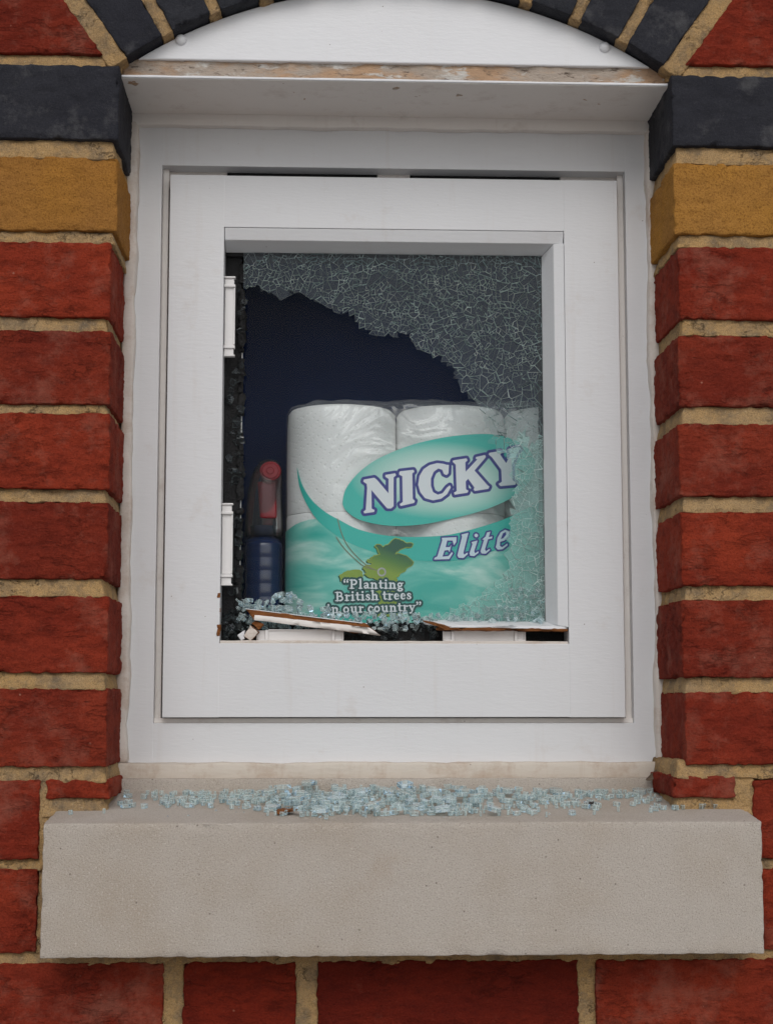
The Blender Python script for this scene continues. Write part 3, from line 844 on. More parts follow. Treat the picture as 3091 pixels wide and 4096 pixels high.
def near(x, z, r):
    gx, gz = int(x // 8), int(z // 8)
    for i in range(gx - 2, gx + 3):
        for k in range(gz - 2, gz + 3):
            for (px, pz, pr) in grid.get((i, k), ()):
                if (px - x) ** 2 + (pz - z) ** 2 < ((r + pr) / 2) ** 2: return True
    return False
tries = 0
while tries < 22000:
    tries += 1
    x, z = gr.uniform(-146, 152), gr.uniform(88, 450)
    big = noise.noise(Vector((x * 0.035, z * 0.035, 3.3)))
    r = 11.0 * (1.0 + 0.4 * big) * gr.choice((0.6, 0.8, 1.0, 1.3))
    if tries > 15000: r = min(r, 7.5)
    if not near(x, z, r):
        pts.append((x, z, r)); grid.setdefault((int(x // 8), int(z // 8)), []).append((x, z, r))
cells = []
for (x, z, r) in pts:
    poly = [(x - 22, z - 22), (x + 22, z - 22), (x + 22, z + 22), (x - 22, z + 22)]
    gx, gz = int(x // 8), int(z // 8)
    nb_ = []
    for i in range(gx - 4, gx + 5):
        for k in range(gz - 4, gz + 5):
            for q in grid.get((i, k), ()):
                d = (q[0] - x) ** 2 + (q[1] - z) ** 2
                if 0 < d < 1100: nb_.append((d, q))
    nb_.sort()
    for d, q in nb_[:26]:
        mx, mz = (x + q[0]) / 2, (z + q[1]) / 2
        a, b = q[0] - x, q[1] - z
        poly = clip(poly, a, b, a * mx + b * mz)
        if len(poly) < 3: break
    for a, b, c in ((1, 0, 139.7), (-1, 0, 134.5), (0, 1, 438.7), (0, -1, -100.5)):
        if len(poly) >= 3: poly = clip(poly, a, b, c)
    if len(poly) < 3: continue
    todo = [poly]; done = []
    while todo:
        pl = todo.pop(); A_ = area(pl); L_ = len(pl)
        lim = (17 if z > 330 else 25) * math.exp(gr.gauss(0, 0.85))
        if A_ < lim or A_ < 5: done.append(pl); continue
        mx, mz = sum(p[0] for p in pl) / L_ + gr.gauss(0, 0.9), sum(p[1] for p in pl) / L_ + gr.gauss(0, 0.9)
        xs_, zs_ = [p[0] for p in pl], [p[1] for p in pl]
        th_ = (0 if max(xs_) - min(xs_) > max(zs_) - min(zs_) else math.pi / 2) + gr.gauss(0, 0.6)
        if gr.random() < 0.16: th_ += math.pi / 2
        a, b = math.cos(th_), math.sin(th_)
        h1, h2 = clip(pl, a, b, a * mx + b * mz), clip(pl, -a, -b, -a * mx - b * mz)
        if len(h1) < 3 or len(h2) < 3: done.append(pl)
        else: todo += [h1, h2]
    cells += [(area(pl), pl) for pl in done if area(pl) > 0.8 and inside((sum(p[0] for p in pl) / len(pl), sum(p[1] for p in pl) / len(pl)), region)]
cells.sort(key=lambda c: -c[0])
def shard(poly, y0, th, gap, rim, mbs, origin=(0, 0, 0), tilt=0.02):
    """one fragment: face, chamfered rim, sides, back. mm"""
    n = len(poly)
    cx, cz = sum(p[0] for p in poly) / n, sum(p[1] for p in poly) / n
    tx, tz, dy = gr.uniform(-tilt, tilt), gr.uniform(-tilt, tilt), gr.uniform(-0.12, 0.12)
    def off(d):
        out = []
        for x, z in poly:
            L = math.hypot(x - cx, z - cz) + 1e-6; k = max(0.2, (L - d) / L)
            out.append((cx + (x - cx) * k, cz + (z - cz) * k))
        return out
    A, B = off(gap + rim), off(gap)
    Bb = off(gap + gr.uniform(0, 0.35))
    def V(p, y):
        yy = y + dy + (p[0] - cx) * tx + (p[1] - cz) * tz
        return ((p[0] - origin[0]) * mm, (yy - origin[1]) * mm, (p[1] - origin[2]) * mm)
    vs = [V(p, y0) for p in A] + [V(p, y0 + rim * 0.8) for p in B] + [V(p, y0 + th) for p in Bb]
    rmi = gr.choice((2, 2, 2, 6, 6, 5))
    lo = cz + 6 * math.sin(cx * 0.3) < 268 - max(0, 118 - cx) * 0.6
    f0 = 3 if lo else 0
    if lo: rmi = gr.choice((2, 2, 5, 5))
    fs = [list(range(n)), list(range(3 * n - 1, 2 * n - 1, -1))]; mi = [f0, f0]
    for i in range(n):
        k = (i + 1) % n
        fs.append([i, n + i, n + k, k]); mi.append(rmi)
        if gr.random() < (0.40 if lo else 0.20): fs.append([n + i, 2 * n + i, 2 * n + k, n + k]); mi.append(gr.choice((2, 6, 6, 6)) if not lo else gr.choice((2, 2, 5, 6)))
    mbs.add(vs, fs, mi)
    return cx, cz
rest = MB()
for ar, poly in cells[300:]: shard(poly, 122, 3.4, 0.04, gr.choice((0.09, 0.13, 0.17, 0.22, 0.34)), rest)
pane = wpart(rest, 'cracked_pane', [M['gface'], M['gedge'], M['grim'], M['gfacelow'], M['gedgelow'], M['gspark'], M['gthin'], M['gclear'], M['gbright']])
pane['kind'] = 'stuff'
pane['label'] = 'crazed sheet of toughened glass still hanging in the sash'
for ar, poly in cells[:300]:
    s_ = MB(); n = len(poly)
    cx, cz = sum(p[0] for p in poly) / n, sum(p[1] for p in poly) / n
    shard(poly, 122, 3.4, 0.04, gr.choice((0.09, 0.13, 0.17, 0.22, 0.34)), s_, (cx, 124, cz))
    o = s_.build('glass_fragment', [M['gface'], M['gedge'], M['grim'], M['gfacelow'], M['gedgelow'], M['gspark'], M['gthin'], M['gclear'], M['gbright']], pane)
    o.location = (cx * mm, 0.124, cz * mm)

# slivers of glass still stuck along the open left edge and in the bottom rebate
sl = MB()
def sliver(x, y, z, s, mbs, flat=0.7):
    n = gr.choice((3, 4, 4, 5)); a0 = gr.uniform(0, 6.28)
    q = Quaternion((gr.uniform(-1, 1), gr.uniform(-1, 1), gr.uniform(-1, 1)), gr.uniform(0.1, 0.9))
    P = []
    for th in (-0.5, 0.5):
        for i in range(n):
            a = a0 + 2 * math.pi * i / n + gr.uniform(-0.3, 0.3)
            rr = s * gr.uniform(0.55, 1.1)
            v = q @ Vector((rr * math.cos(a), th * min(4.0, s * flat), rr * math.sin(a)))
            P.append(((x + v.x) * mm, (y + v.y) * mm, (z + v.z) * mm))
    fs = [list(range(n)), list(range(2 * n - 1, n - 1, -1))] + [[i, i + n, (i + 1) % n + n, (i + 1) % n] for i in range(n)]
    mbs.add(P, fs, [0, 0] + [1] * n)
for i in range(80):
    z = gr.uniform(84, 405)
    dens = 0.5 + 0.5 * math.sin(z * 0.045 + 1.0)
    if gr.random() > 0.35 + 0.6 * dens: continue
    x = gr.uniform(-149, -136) + (2 if z > 210 else 0)
    if x < -140 and (128 < z < 208 or 337 < z < 416): continue
    sliver(x, gr.uniform(124, 129), z, gr.uniform(1.6, 5.5), sl, 0.25)
for i in range(60):
    sliver(gr.uniform(-62, 42), gr.uniform(118, 129), gr.uniform(84, 101), gr.uniform(1.5, 4.5), sl)
for i in range(40):
    sliver(gr.uniform(-150, -122), gr.uniform(116, 129), gr.uniform(83, 110), gr.uniform(2, 4.5), sl)
sl = wpart(sl, 'glass_slivers', [M['gclear'], M['gdull']]); sl['kind'] = 'stuff'
sl['label'] = 'dark slivers of glass clinging to the black edge seal'

# ------------------------------------------------------------------ loose glass crumbs
def crumb_mesh(n, size, th, jag):
    mbc = MB(); P = []
    ang = [2 * math.pi * (i + gr.uniform(-0.28, 0.28)) / n for i in range(n)]
    rad = [size * gr.uniform(0.72, 1.1) for _ in range(n)]
    ex = gr.uniform(0.75, 1.25)
    for k, zz_ in enumerate((0, th)):
        for a, r in zip(ang, rad):
            rr = r * gr.uniform(1 - jag, 1 + jag)
            P.append((rr * math.cos(a) * ex * mm, rr * math.sin(a) / ex * mm, zz_ * mm))
    fs = [list(range(n - 1, -1, -1)), list(range(n, 2 * n))] + [[i, (i + 1) % n, (i + 1) % n + n, i + n] for i in range(n)]
    mbc.add(P, fs); me = mbc.mesh('glass_crumb')
    bmb = bmesh.new(); bmb.from_mesh(me)
    old = set(f for f in bmb.faces)
    rb_ = bmesh.ops.bevel(bmb, geom=list(bmb.edges), offset=0.00017, segments=1, affect='EDGES')
    for f in rb_['faces']: f.material_index = 1
    bmesh.ops.recalc_face_normals(bmb, faces=list(bmb.faces))
    bmb.to_mesh(me); bmb.free()
    me.materials.append(M['crumb']); me.materials.append(M['crumbrim']); return me
small = [crumb_mesh(gr.choice((4, 4, 5, 5, 6)), gr.choice((1.2, 1.7, 2.1, 2.6, 3.1, 3.8)) * gr.uniform(0.9, 1.1), gr.uniform(3.2, 4.2), 0.14) for _ in range(22)]
large = [crumb_mesh(gr.choice((6, 7, 8, 9)), gr.uniform(4.4, 9.0), gr.uniform(3.4, 4.0), 0.08) for _ in range(12)]
def radius_of(me): return max(math.hypot(v.co.x, v.co.y) for v in me.vertices) * 1000
hm = {}                                    # height map on the sill, 2 mm grid
slope = math.atan(0.1235)
def drop(x, y, r):
    h = 0.0
    g0, g1 = int((x - r) // 2), int((x + r) // 2); k0, k1 = int((y - r) // 2), int((y + r) // 2)
    for i in range(g0, g1 + 1):
        for k in range(k0, k1 + 1):
            if (i * 2 - x) ** 2 + (k * 2 - y) ** 2 <= r * r: h = max(h, hm.get((i, k), 0.0))
    return h
def raise_(x, y, r, h):
    for i in range(int((x - r) // 2), int((x + r) // 2) + 1):
        for k in range(int((y - r) // 2), int((y + r) // 2) + 1):
            if (i * 2 - x) ** 2 + (k * 2 - y) ** 2 <= r * r: hm[(i, k)] = max(hm.get((i, k), 0.0), h)
def on_sill(me, x, y, rz, tilt=0.0):
    r = radius_of(me) * 0.82
    for _ in range(14):
        h = drop(x, y, r)
        if h < 5.0 - abs(x) * 0.012: break
        x += gr.gauss(0, 26); y = min(76, max(-22, y + gr.gauss(0, 12)))
    th = max(v.co.z for v in me.vertices) * 1000
    raise_(x, y, r, h + th + 0.15)
    q = Quaternion((1, 0, 0), slope) @ Quaternion((0, 0, 1), rz) @ Quaternion((1, 0, 0), tilt if h > 3 else tilt * 0.3)
    return Matrix.Translation((x * mm, y * mm, (sill_z(y) + h + 0.35) * mm)) @ q.to_matrix().to_4x4(), h, y
stuff_sill = MB(); cnt = 0
SPOTS = []
for i in range(950):
    if gr.random() < 0.80:
        x = gr.gauss(2, 118)
    else:
        x = gr.uniform(-228, 228)
    if abs(x) > 232: continue
    ax_ = abs(x - 5)
    lo = -26 if ax_ < 105 else (4 if ax_ < 165 else 34)
    y = gr.uniform(lo, 78)
    if x < -120: y = gr.uniform(22, 78)
    if noise.noise(Vector((x * 0.045, y * 0.06, 2.2))) < -0.18 and gr.random() < 0.8: continue
    SPOTS.append((x, y))
SPOTS += [(-262, -14), (-236, -10), (262, 5), (235, 2), (244, 6), (252, 4), (228, 0), (206, -12), (180, -8), (158, -20), (118, -30), (-58, -36), (140, 18)]
order = sorted(SPOTS, key=lambda p: -p[1] + gr.uniform(-20, 20))
nsill = 0
for (x, y) in order:
    big = gr.random() < 0.11 and abs(x) < 130
    me = gr.choice(large if big else small)
    if abs(x) > 236: me = gr.choice(small)
    if y + radius_of(me) > 84: y = 84 - radius_of(me)
    mtx, hh, y = on_sill(me, x, y, gr.uniform(0, 6.28), gr.uniform(-0.25, 0.25))
    if nsill < 150 or big:
        o = bpy.data.objects.new('glass_crumb', me); COL.objects.link(o); o.matrix_world = mtx
        nsill += 1
        if big: tag(o, 'broad flat slab of broken glass lying in the heap on the sill', 'glass crumb', 'broad glass slabs on the sill')
        elif hh > 3: tag(o, 'small glass cube resting on top of other cubes on the sill', 'glass crumb', 'upper glass cubes on the sill')
        elif y > 58: tag(o, 'small glass cube lying on the sill against its upstand', 'glass crumb', 'glass cubes along the upstand')
        elif y < 0: tag(o, 'small glass cube lying near the front edge of the sill', 'glass crumb', 'glass cubes near the sill edge')
        else: tag(o, 'small glass cube lying flat midway across the stone sill', 'glass crumb', 'glass cubes midway on the sill')
    else:
        stuff_sill.add([tuple(mtx @ v.co) for v in me.vertices], [list(p.vertices) for p in me.polygons], [p.material_index for p in me.polygons])
for i in range(70):      # fine splinters
    x, y = gr.gauss(0, 95), gr.uniform(-30, 76)
    if abs(x) > 230: continue
    s = gr.uniform(0.5, 1.3); z = sill_z(y)
    stuff_sill.add([((x + a * s) * mm, (y + b * s) * mm, (z + c * s + 0.1) * mm) for a, b, c in ((0, 0, 0), (2, 0.3, 0), (0.6, 1.4, 0), (0.8, 0.5, 1.3))], [[0, 2, 1], [0, 1, 3], [1, 2, 3], [2, 0, 3]])
o = stuff_sill.build('glass_grains', [M['crumb'], M['crumbrim']])
tag(o, 'smaller glass grains heaped among the cubes on the sill', 'glass grains', None, 'stuff')
# heap in the bottom of the sash, between bead and inner pane
def heap_top(x):
    p = [(-140, 118), (-128, 121), (-112, 122), (-95, 127), (-82, 122), (-70, 112), (-40, 112), (-20, 109), (0, 108), (30, 107), (60, 106), (75, 111), (90, 119), (105, 128), (120, 140), (140, 146)]
    for (a, b), (c, d) in zip(p[:-1], p[1:]):
        if a <= x <= c: return b + (d - b) * (x - a) / (c - a)
    return 108
stuff_h = MB(); nh = 0; hp = []
for lay in range(7):
    x = -134.0
    while x < 137:
        z = 94 + lay * 5.6 + gr.uniform(-1.5, 1.5)
        if z < heap_top(x) - 2.0:
            for y in (117.5, 123, 128.5, 134):
                if y > 132 and gr.random() < 0.4: continue
                if x > 60 and y < 121 and z > 103: continue
                if x < -20 and y < 121 and z < 98: continue
                if x > 20 and z < 99 and y < 127: continue
                hp.append((x + gr.uniform(-2, 2), y + gr.uniform(-1.2, 1.2), z))
        x += gr.uniform(6.0, 9.0)
hp.sort(key=lambda p: p[1])
for (x, y, z) in hp:
    me = gr.choice(small)
    q = Quaternion((gr.uniform(-1, 1), gr.uniform(-1, 1), gr.uniform(-1, 1)), gr.uniform(0, 3.0))
    mtx = Matrix.Translation((x * mm, y * mm, z * mm)) @ q.to_matrix().to_4x4()
    if y < 125 and nh < 70 and z > 99:
        o = bpy.data.objects.new('glass_crumb', me); COL.objects.link(o); o.matrix_world = mtx; nh += 1
        
        if x < -15: tag(o, 'glass crumb heaped behind the tilted bead splinter', 'glass crumb', 'glass crumbs behind the splinter')
        elif x < 62: tag(o, 'glass crumb heaped between the two broken lengths of bead', 'glass crumb', 'glass crumbs between the beads')
        else: tag(o, 'glass crumb piled under the hanging crazed glass', 'glass crumb', 'glass crumbs under the crazed pane')
    else:
        stuff_h.add([tuple(mtx @ v.co) for v in me.vertices], [list(p.vertices) for p in me.polygons], [p.material_index for p in me.polygons])
o = stuff_h.build('glass_heap', [M['crumb'], M['crumbrim']])
tag(o, 'heap of glass grains filling the bottom of the sash', 'glass grains', None, 'stuff')

# ------------------------------------------------------------------ splintered wood
sp = tag(empty('bead_splinter', (-0.07, 0.11, 0.09)), 'long broken strip of white bead tilted across the bottom of the sash', 'wood splinter')
PINV = Matrix.Translation((0.07, -0.11, -0.09))
def P8(front, y0, y1):
    bl_, br_, tl_, tr_ = front
    return [(bl_[0] * mm, y0[0] * mm, bl_[1] * mm), (br_[0] * mm, y0[0] * mm, br_[1] * mm), (bl_[0] * mm, y1 * mm, bl_[1] * mm), (br_[0] * mm, y1 * mm, br_[1] * mm),
            (tl_[0] * mm, y0[1] * mm, tl_[1] * mm), (tr_[0] * mm, y0[1] * mm, tr_[1] * mm), (tl_[0] * mm, y1 * mm, tl_[1] * mm), (tr_[0] * mm, y1 * mm, tr_[1] * mm)]
o = hexa(P8(((-121.5, 100.2), (-8.8, 86.6), (-121.2, 105.0), (-19, 94.0)), (105.2, 105.2), 107), 0.0003, 0.004, 0.0004, 120, 3, 0.0004).build('painted_face', M['soffit'], sp, True); o.matrix_parent_inverse = PINV
o = hexa(P8(((-121.8, 101.0), (-9.4, 87.0), (-129.5, 110.4), (-21, 97.3)), (106.2, 108.0), 115), 0.0004, 0.003, 0.0011, 110, 5, 0.0008).build('split_wood', M['wood'], sp, True); o.matrix_parent_inverse = PINV
o = hexa(P8(((-129.4, 110.2), (-21, 97.1), (-129.4, 110.9), (-21, 97.8)), (108.0, 108.2), 115), 0.0002, 0.006).build('painted_edge', M['white'], sp, True); o.matrix_parent_inverse = PINV
ch = tag(empty('wood_chunk', (-0.125, 0.108, 0.082)), 'small torn chunk of white painted wood in the corner of the rebate', 'wood chunk')
CINV = Matrix.Translation((0.125, -0.108, -0.082))
o = hexa(P8(((-130.5, 86.4), (-124.5, 81.6), (-124.8, 96.0), (-117.6, 89.2)), (104.2, 104.5), 105.6), 0.0004, 0.002, 0.0008, 160, 5, 0.0006).build('painted_face', M['seal'], ch, True); o.matrix_parent_inverse = CINV
o = hexa(P8(((-130.0, 86.0), (-123.8, 82.0), (-124.2, 95.6), (-116.6, 89.6)), (105.4, 105.4), 113), 0.0005, 0.002, 0.0012, 160, 6, 0.001).build('torn_wood', M['wood'], ch, True); o.matrix_parent_inverse = CINV
o = hexa(P8(((-132.6, 81.9), (-129.5, 84.0), (-136.2, 86.9), (-129.4, 91.6)), (105.0, 104.6), 112), 0.0005, 0.002, 0.0008, 160, 7, 0.0006).build('painted_face', M['white'], ch, True); o.matrix_parent_inverse = CINV
o = hexa(P8(((-124.0, 97.4), (-117.4, 91.5), (-120.6, 100.0), (-112.4, 97.0)), (107, 107), 116), 0.0005, 0.002, 0.0010, 160, 8, 0.0008).build('torn_wood', M['wood'], ch, True); o.matrix_parent_inverse = CINV
# bits on the sill
hz = sill_z(-14)
o = hexa([(x * mm, y * mm, z * mm) for x, y, z in ((-98, -20, hz + 0.2), (-82, -22, hz + 2.6), (-97, -10, hz + 0.6), (-84, -9, hz + 3), (-97.5, -19, hz + 3.4), (-80, -20, hz + 4.6), (-96.5, -11, hz + 4.0), (-85, -10, hz + 4.4))], 0.0004, 0.002, 0.0009, 160, 9, 0.0006).build('wood_splinter', M['wood'], None, True)
tag(o, 'small brown splinter of wood among the glass on the sill', 'wood splinter')
hz = sill_z(20)
o = hexa([(x * mm, y * mm, z * mm) for x, y, z in ((157, 16, hz + 0.1), (166, 15, hz + 1.2), (158, 22, hz + 0.1), (164, 24, hz + 0.4), (158, 17, hz + 3.0), (167, 16, hz + 4.2), (158.5, 21, hz + 2.4), (165, 22, hz + 2.6))], 0.0006, 0.002, 0.0008, 160, 10, 0.0006).build('dark_chip', M['chipdark'], None, True)
tag(o, 'dark chip of debris lying to one side on the sill', 'chip')
lf = MB(); vs = []; fs = []
for i in range(9):
    t = i / 8
    for k in range(5):
        u = k / 4 - 0.5
        w = math.sin(math.pi * min(1, t * 0.93 + 0.04)) * 8.0
        vs.append(((219 + 17 * t + u * w * 0.4) * mm, (84 + 3 * math.sin(t * 4) - 10 * u * u + 4 * u) * mm, (-47 + 9 * t + u * w) * mm))
for i in range(8):
    for k in range(4): fs.append([i * 5 + k, i * 5 + k + 1, i * 5 + k + 6, i * 5 + k + 5])
lf.add(vs, fs); lf = lf.build('dead_leaf', M['leaf'], None, True)
lm_ = lf.modifiers.new('thick', 'SOLIDIFY'); lm_.thickness = 0.0005
lf.location = (0.001, -0.006, 0.008)
tag(lf, 'curled dry leaf caught in the corner where sill meets brick', 'leaf')

# ------------------------------------------------------------------ toilet roll pack
pk = tag(empty('toilet_roll_pack', (0.04, 0.222, 0.1)), 'plastic-wrapped pack of white toilet rolls with teal print behind the glass', 'toilet roll pack')
KINV = Matrix.Translation((-0.04, -0.222, -0.1))
def kpart(o):
    o.parent = pk; o.matrix_parent_inverse = KINV; return o
RR, YC = 52.7, 222.8
CXS = (-42.5, 63.0, 168.5)
def roll_mesh(top_row):
    mbr = MB(); seg = 64
    prof = [(RR - 0.5, 0), (RR, 1.5)] + [(RR, 2 + 94 * i / 12) for i in range(1, 12)] + ([(RR - 0.8, 98.5), (RR - 3.5, 102), (RR - 9, 103.3)] if top_row else [(RR, 102.8), (RR - 0.6, 104.2)]) + [(RR - 20, 103), (20, 102.8), (20, 0)]
    vs = []; fs = []
    for i, (r, z) in enumerate(prof):
        for k in range(seg):
            a = 2 * math.pi * k / seg
            rr = r + (0.35 * noise.noise(Vector((math.cos(a) * 2.2, math.sin(a) * 2.2, z * 0.03))) * 2 if r > 45 else 0)
            vs.append((rr * math.cos(a) * mm, rr * math.sin(a) * mm, z * mm))
    for i in range(len(prof) - 1):
        for k in range(seg):
            fs.append([i * seg + k, i * seg + (k + 1) % seg, (i + 1) * seg + (k + 1) % seg, (i + 1) * seg + k])
    mbr.add(vs, fs); return mbr.mesh('paper_roll', True)
rms = {101.0: roll_mesh(False), 205.5: roll_mesh(True)}
for rm in rms.values(): rm.materials.append(M['paper'])
for x in CXS:
    for z in (101.0, 205.5):
        o = bpy.data.objects.new('paper_roll', rms[z]); COL.objects.link(o); kpart(o); o.location = (x * mm, YC * mm, z * mm)
        o.rotation_euler = (0, 0, RND.uniform(0, 6))
RF = RR + 1.2
def F(x):
    """front of the film, mm"""
    if x < CXS[0]:
        d = min(RF - 0.02, CXS[0] - x); return YC - math.sqrt(RF * RF - d * d)
    if x > CXS[2]:
        d = min(RF - 0.02, x - CXS[2]); return YC - math.sqrt(RF * RF - d * d)
    return YC - RF
# film: closed stadium-shaped sleeve with a puckered top
prof = []
for i in range(25):
    a = math.pi / 2 + math.pi * i / 24
    prof.append((CXS[0] + RF * math.cos(a), YC + RF * math.sin(a)))
for i in range(1, 40): prof.append((CXS[0] + (CXS[2] - CXS[0]) * i / 40, YC - RF))
for i in range(25):
    a = -math.pi / 2 + math.pi * i / 24
    prof.append((CXS[2] + RF * math.cos(a), YC + RF * math.sin(a)))
for i in range(1, 40): prof.append((CXS[2] - (CXS[2] - CXS[0]) * i / 40, YC + RF))
levels = [(0, 100.2)] + [(0, 101 + 18 * i) for i in range(1, 12)] + [(1.0, 305), (3.5, 309.5), (9, 312.0), (18, 313), (30, 313.5), (44, 313.5), (51, 313.5)]
fm = MB(); vs = []
for (ins, z) in levels:
    for (x, y) in prof:
        cxn = min(max(x, CXS[0]), CXS[2]); dx, dy = x - cxn, y - YC
        L = math.hypot(dx, dy); k = (L - ins) / L
        wr = noise.noise(Vector((x * 0.05, y * 0.05, z * 0.02))) * (2.6 if ins > 2 else 0.25)
        if ins > 2: wr += 1.8 * max(0, noise.noise(Vector((x * 0.13, y * 0.1, 7))))
        vs.append(((cxn + dx * k) * mm, (YC + dy * k - (0.3 * wr if ins <= 2 else 0)) * mm, (z + (wr if ins > 2 else 0)) * mm))
npf = len(prof)
fs = [[i * npf + k, i * npf + (k + 1) % npf, (i + 1) * npf + (k + 1) % npf, (i + 1) * npf + k] for i in range(len(levels) - 1) for k in range(npf)]
fm.add(vs, fs); film = kpart(fm.build('plastic_wrap', M['film'], None, True))

def interp(cv, x):
    for (a, b), (c, d) in zip(cv[:-1], cv[1:]):
        if a <= x <= c: return b + (d - b) * (x - a) / (c - a + 1e-9)
    return cv[0][1] if x < cv[0][0] else cv[-1][1]
def strip(xs, top_, bot_, lift):
    mbs = MB(); vs = []; fs = []; nv = 14
    for x in xs:
        t_, b_ = top_(x), bot_(x)
        for k in range(nv + 1): vs.append((x * mm, (F(x) - lift) * mm, (b_ + (t_ - b_) * k / nv) * mm))
    for i in range(len(xs) - 1):
        for k in range(nv): fs.append([i * (nv + 1) + k, (i + 1) * (nv + 1) + k, (i + 1) * (nv + 1) + k + 1, i * (nv + 1) + k + 1])
    mbs.add(vs, fs); return mbs
d10 = lambda L: [(a / 10, b / 10) for a, b in L]
SW_U = d10([(-853, 2496), (-800, 2316), (-705, 2158), (-579, 2043), (-453, 1970), (-285, 1886), (-75, 1835), (134, 1815), (344, 1816), (555, 1833), (765, 1881), (977, 1945), (1146, 2009), (1401, 2138), (1657, 2288), (2000, 2500)])
SW_L = d10([(-853, 2486), (-831, 2316), (-767, 2148), (-662, 1979), (-536, 1864), (-389, 1770), (-243, 1708), (-75, 1652), (134, 1609), (344, 1588), (554, 1585), (764, 1617), (975, 1681), (1144, 1752), (1398, 1884), (1654, 2054), (2000, 2280)])
def smooth(cv, n=6):
    out = []
    for i in range(len(cv) - 1):
        p0, p1, p2, p3 = cv[max(0, i - 1)], cv[i], cv[i + 1], cv[min(len(cv) - 1, i + 2)]
        for k in range(n):
            t = k / n
            out.append(tuple(0.5 * (2 * p1[j] + (p2[j] - p0[j]) * t + (2 * p0[j] - 5 * p1[j] + 4 * p2[j] - p3[j]) * t * t + (3 * p1[j] - p0[j] - 3 * p2[j] + p3[j]) * t ** 3) for j in (0, 1)))
    out.append(cv[-1]); return out
def mono(cv):
    out = [cv[0]]
    for p in cv[1:]:
        if p[0] > out[-1][0] + 0.01: out.append(p)
    return out
SU, SL = mono(smooth(SW_U)), mono(smooth(SW_L))
TL = d10([(-957, 1905), (-923, 1919), (-871, 1947), (-808, 1968), (-720, 1985)])
def cloud_top(x):
    t = interp(TL, x) if x < -72 else 198.5
    if x < -83.1: return t
    s = interp(SL, x)
    return min(t, s + 1) if x < -66 else s + 1
xs1 = [CXS[0] - RF * math.sin(math.radians(a)) for a in range(89, 0, -2)] + [CXS[0] + i * 5 for i in range(0, 43)] + [CXS[2] + RF * math.sin(math.radians(a)) for a in range(2, 89, 6)]
kpart(strip(xs1, cloud_top, lambda x: 100.6, 0.35).build('cloud_print', M['cloud'], None, True))
xs2 = [-85.25] + [x for x in xs1 if -85.2 < x < 200]
kpart(strip(xs2, lambda x: interp(SU, x), lambda x: min(interp(SU, x), interp(SL, x)), 0.60).build('swoosh_print', M['teal'], None, True))
def flat_poly(outl, lift, name, mat, dens=None):
    b2 = MB(); b2.add([(x * mm, (F(x) - lift) * mm, z * mm) for x, z in outl], [list(range(len(outl)))])
    return kpart(b2.build(name, mat))
def closed_smooth(cv, n=5):
    L = len(cv); out = []
    for i in range(L):
        p0, p1, p2, p3 = cv[i - 1], cv[i], cv[(i + 1) % L], cv[(i + 2) % L]
        for k in range(n):
            t = k / n
            out.append(tuple(0.5 * (2 * p1[j] + (p2[j] - p0[j]) * t + (2 * p0[j] - 5 * p1[j] + 4 * p2[j] - p3[j]) * t * t + (3 * p1[j] - p0[j] - 3 * p2[j] + p3[j]) * t ** 3) for j in (0, 1)))
    return out
ELL = closed_smooth(d10([(-422, 2149), (-391, 2266), (-286, 2404), (-139, 2522), (30, 2608), (178, 2667), (347, 2717), (601, 2768), (877, 2791), (1068, 2776), (1216, 2723), (1321, 2649), (1374, 2564), (1383, 2478), (1351, 2382), (1275, 2275), (1169, 2190), (978, 2098), (766, 2029), (450, 1953), (261, 1925), (71, 1915), (-117, 1934), (-285, 1981), (-380, 2048), (-415, 2097)]))
ec = (48.0, 235.3)
b2 = MB(); b2.add([((x - ec[0]) * mm, 0, (z - ec[1]) * mm) for x, z in ELL], [list(range(len(ELL)))])
o = kpart(b2.build('oval_print', M['oval'])); o.location = (ec[0] * mm, (F(0) - 0.85) * mm, ec[1] * mm)

def ribbon(mbs, line, w, lift, closed=False, seg=10):
    """flat stroke with round joins; each piece a hair in front of the last"""
    n = len(line); r = w / 2
    for i in range(n if closed else n - 1):
        a, b = line[i], line[(i + 1) % n]
        dx, dz = b[0] - a[0], b[1] - a[1]; L = math.hypot(dx, dz)
        if L < 1e-6: continue
        nx, nz = -dz / L * r, dx / L * r
        ribbon.k = (ribbon.k + 1) % 60
        y = lift + ribbon.k * 0.0012
        ang = math.atan2(nz, nx)
        P = []
        for k in range(seg + 1): P.append((a[0] + r * math.cos(ang + math.pi * k / seg), a[1] + r * math.sin(ang + math.pi * k / seg)))
        for k in range(seg + 1): P.append((b[0] + r * math.cos(ang + math.pi + math.pi * k / seg), b[1] + r * math.sin(ang + math.pi + math.pi * k / seg)))
        mbs.add([(x * mm, (F(x) - y) * mm, z * mm) for x, z in P], [list(range(len(P)))])
ribbon.k = 0
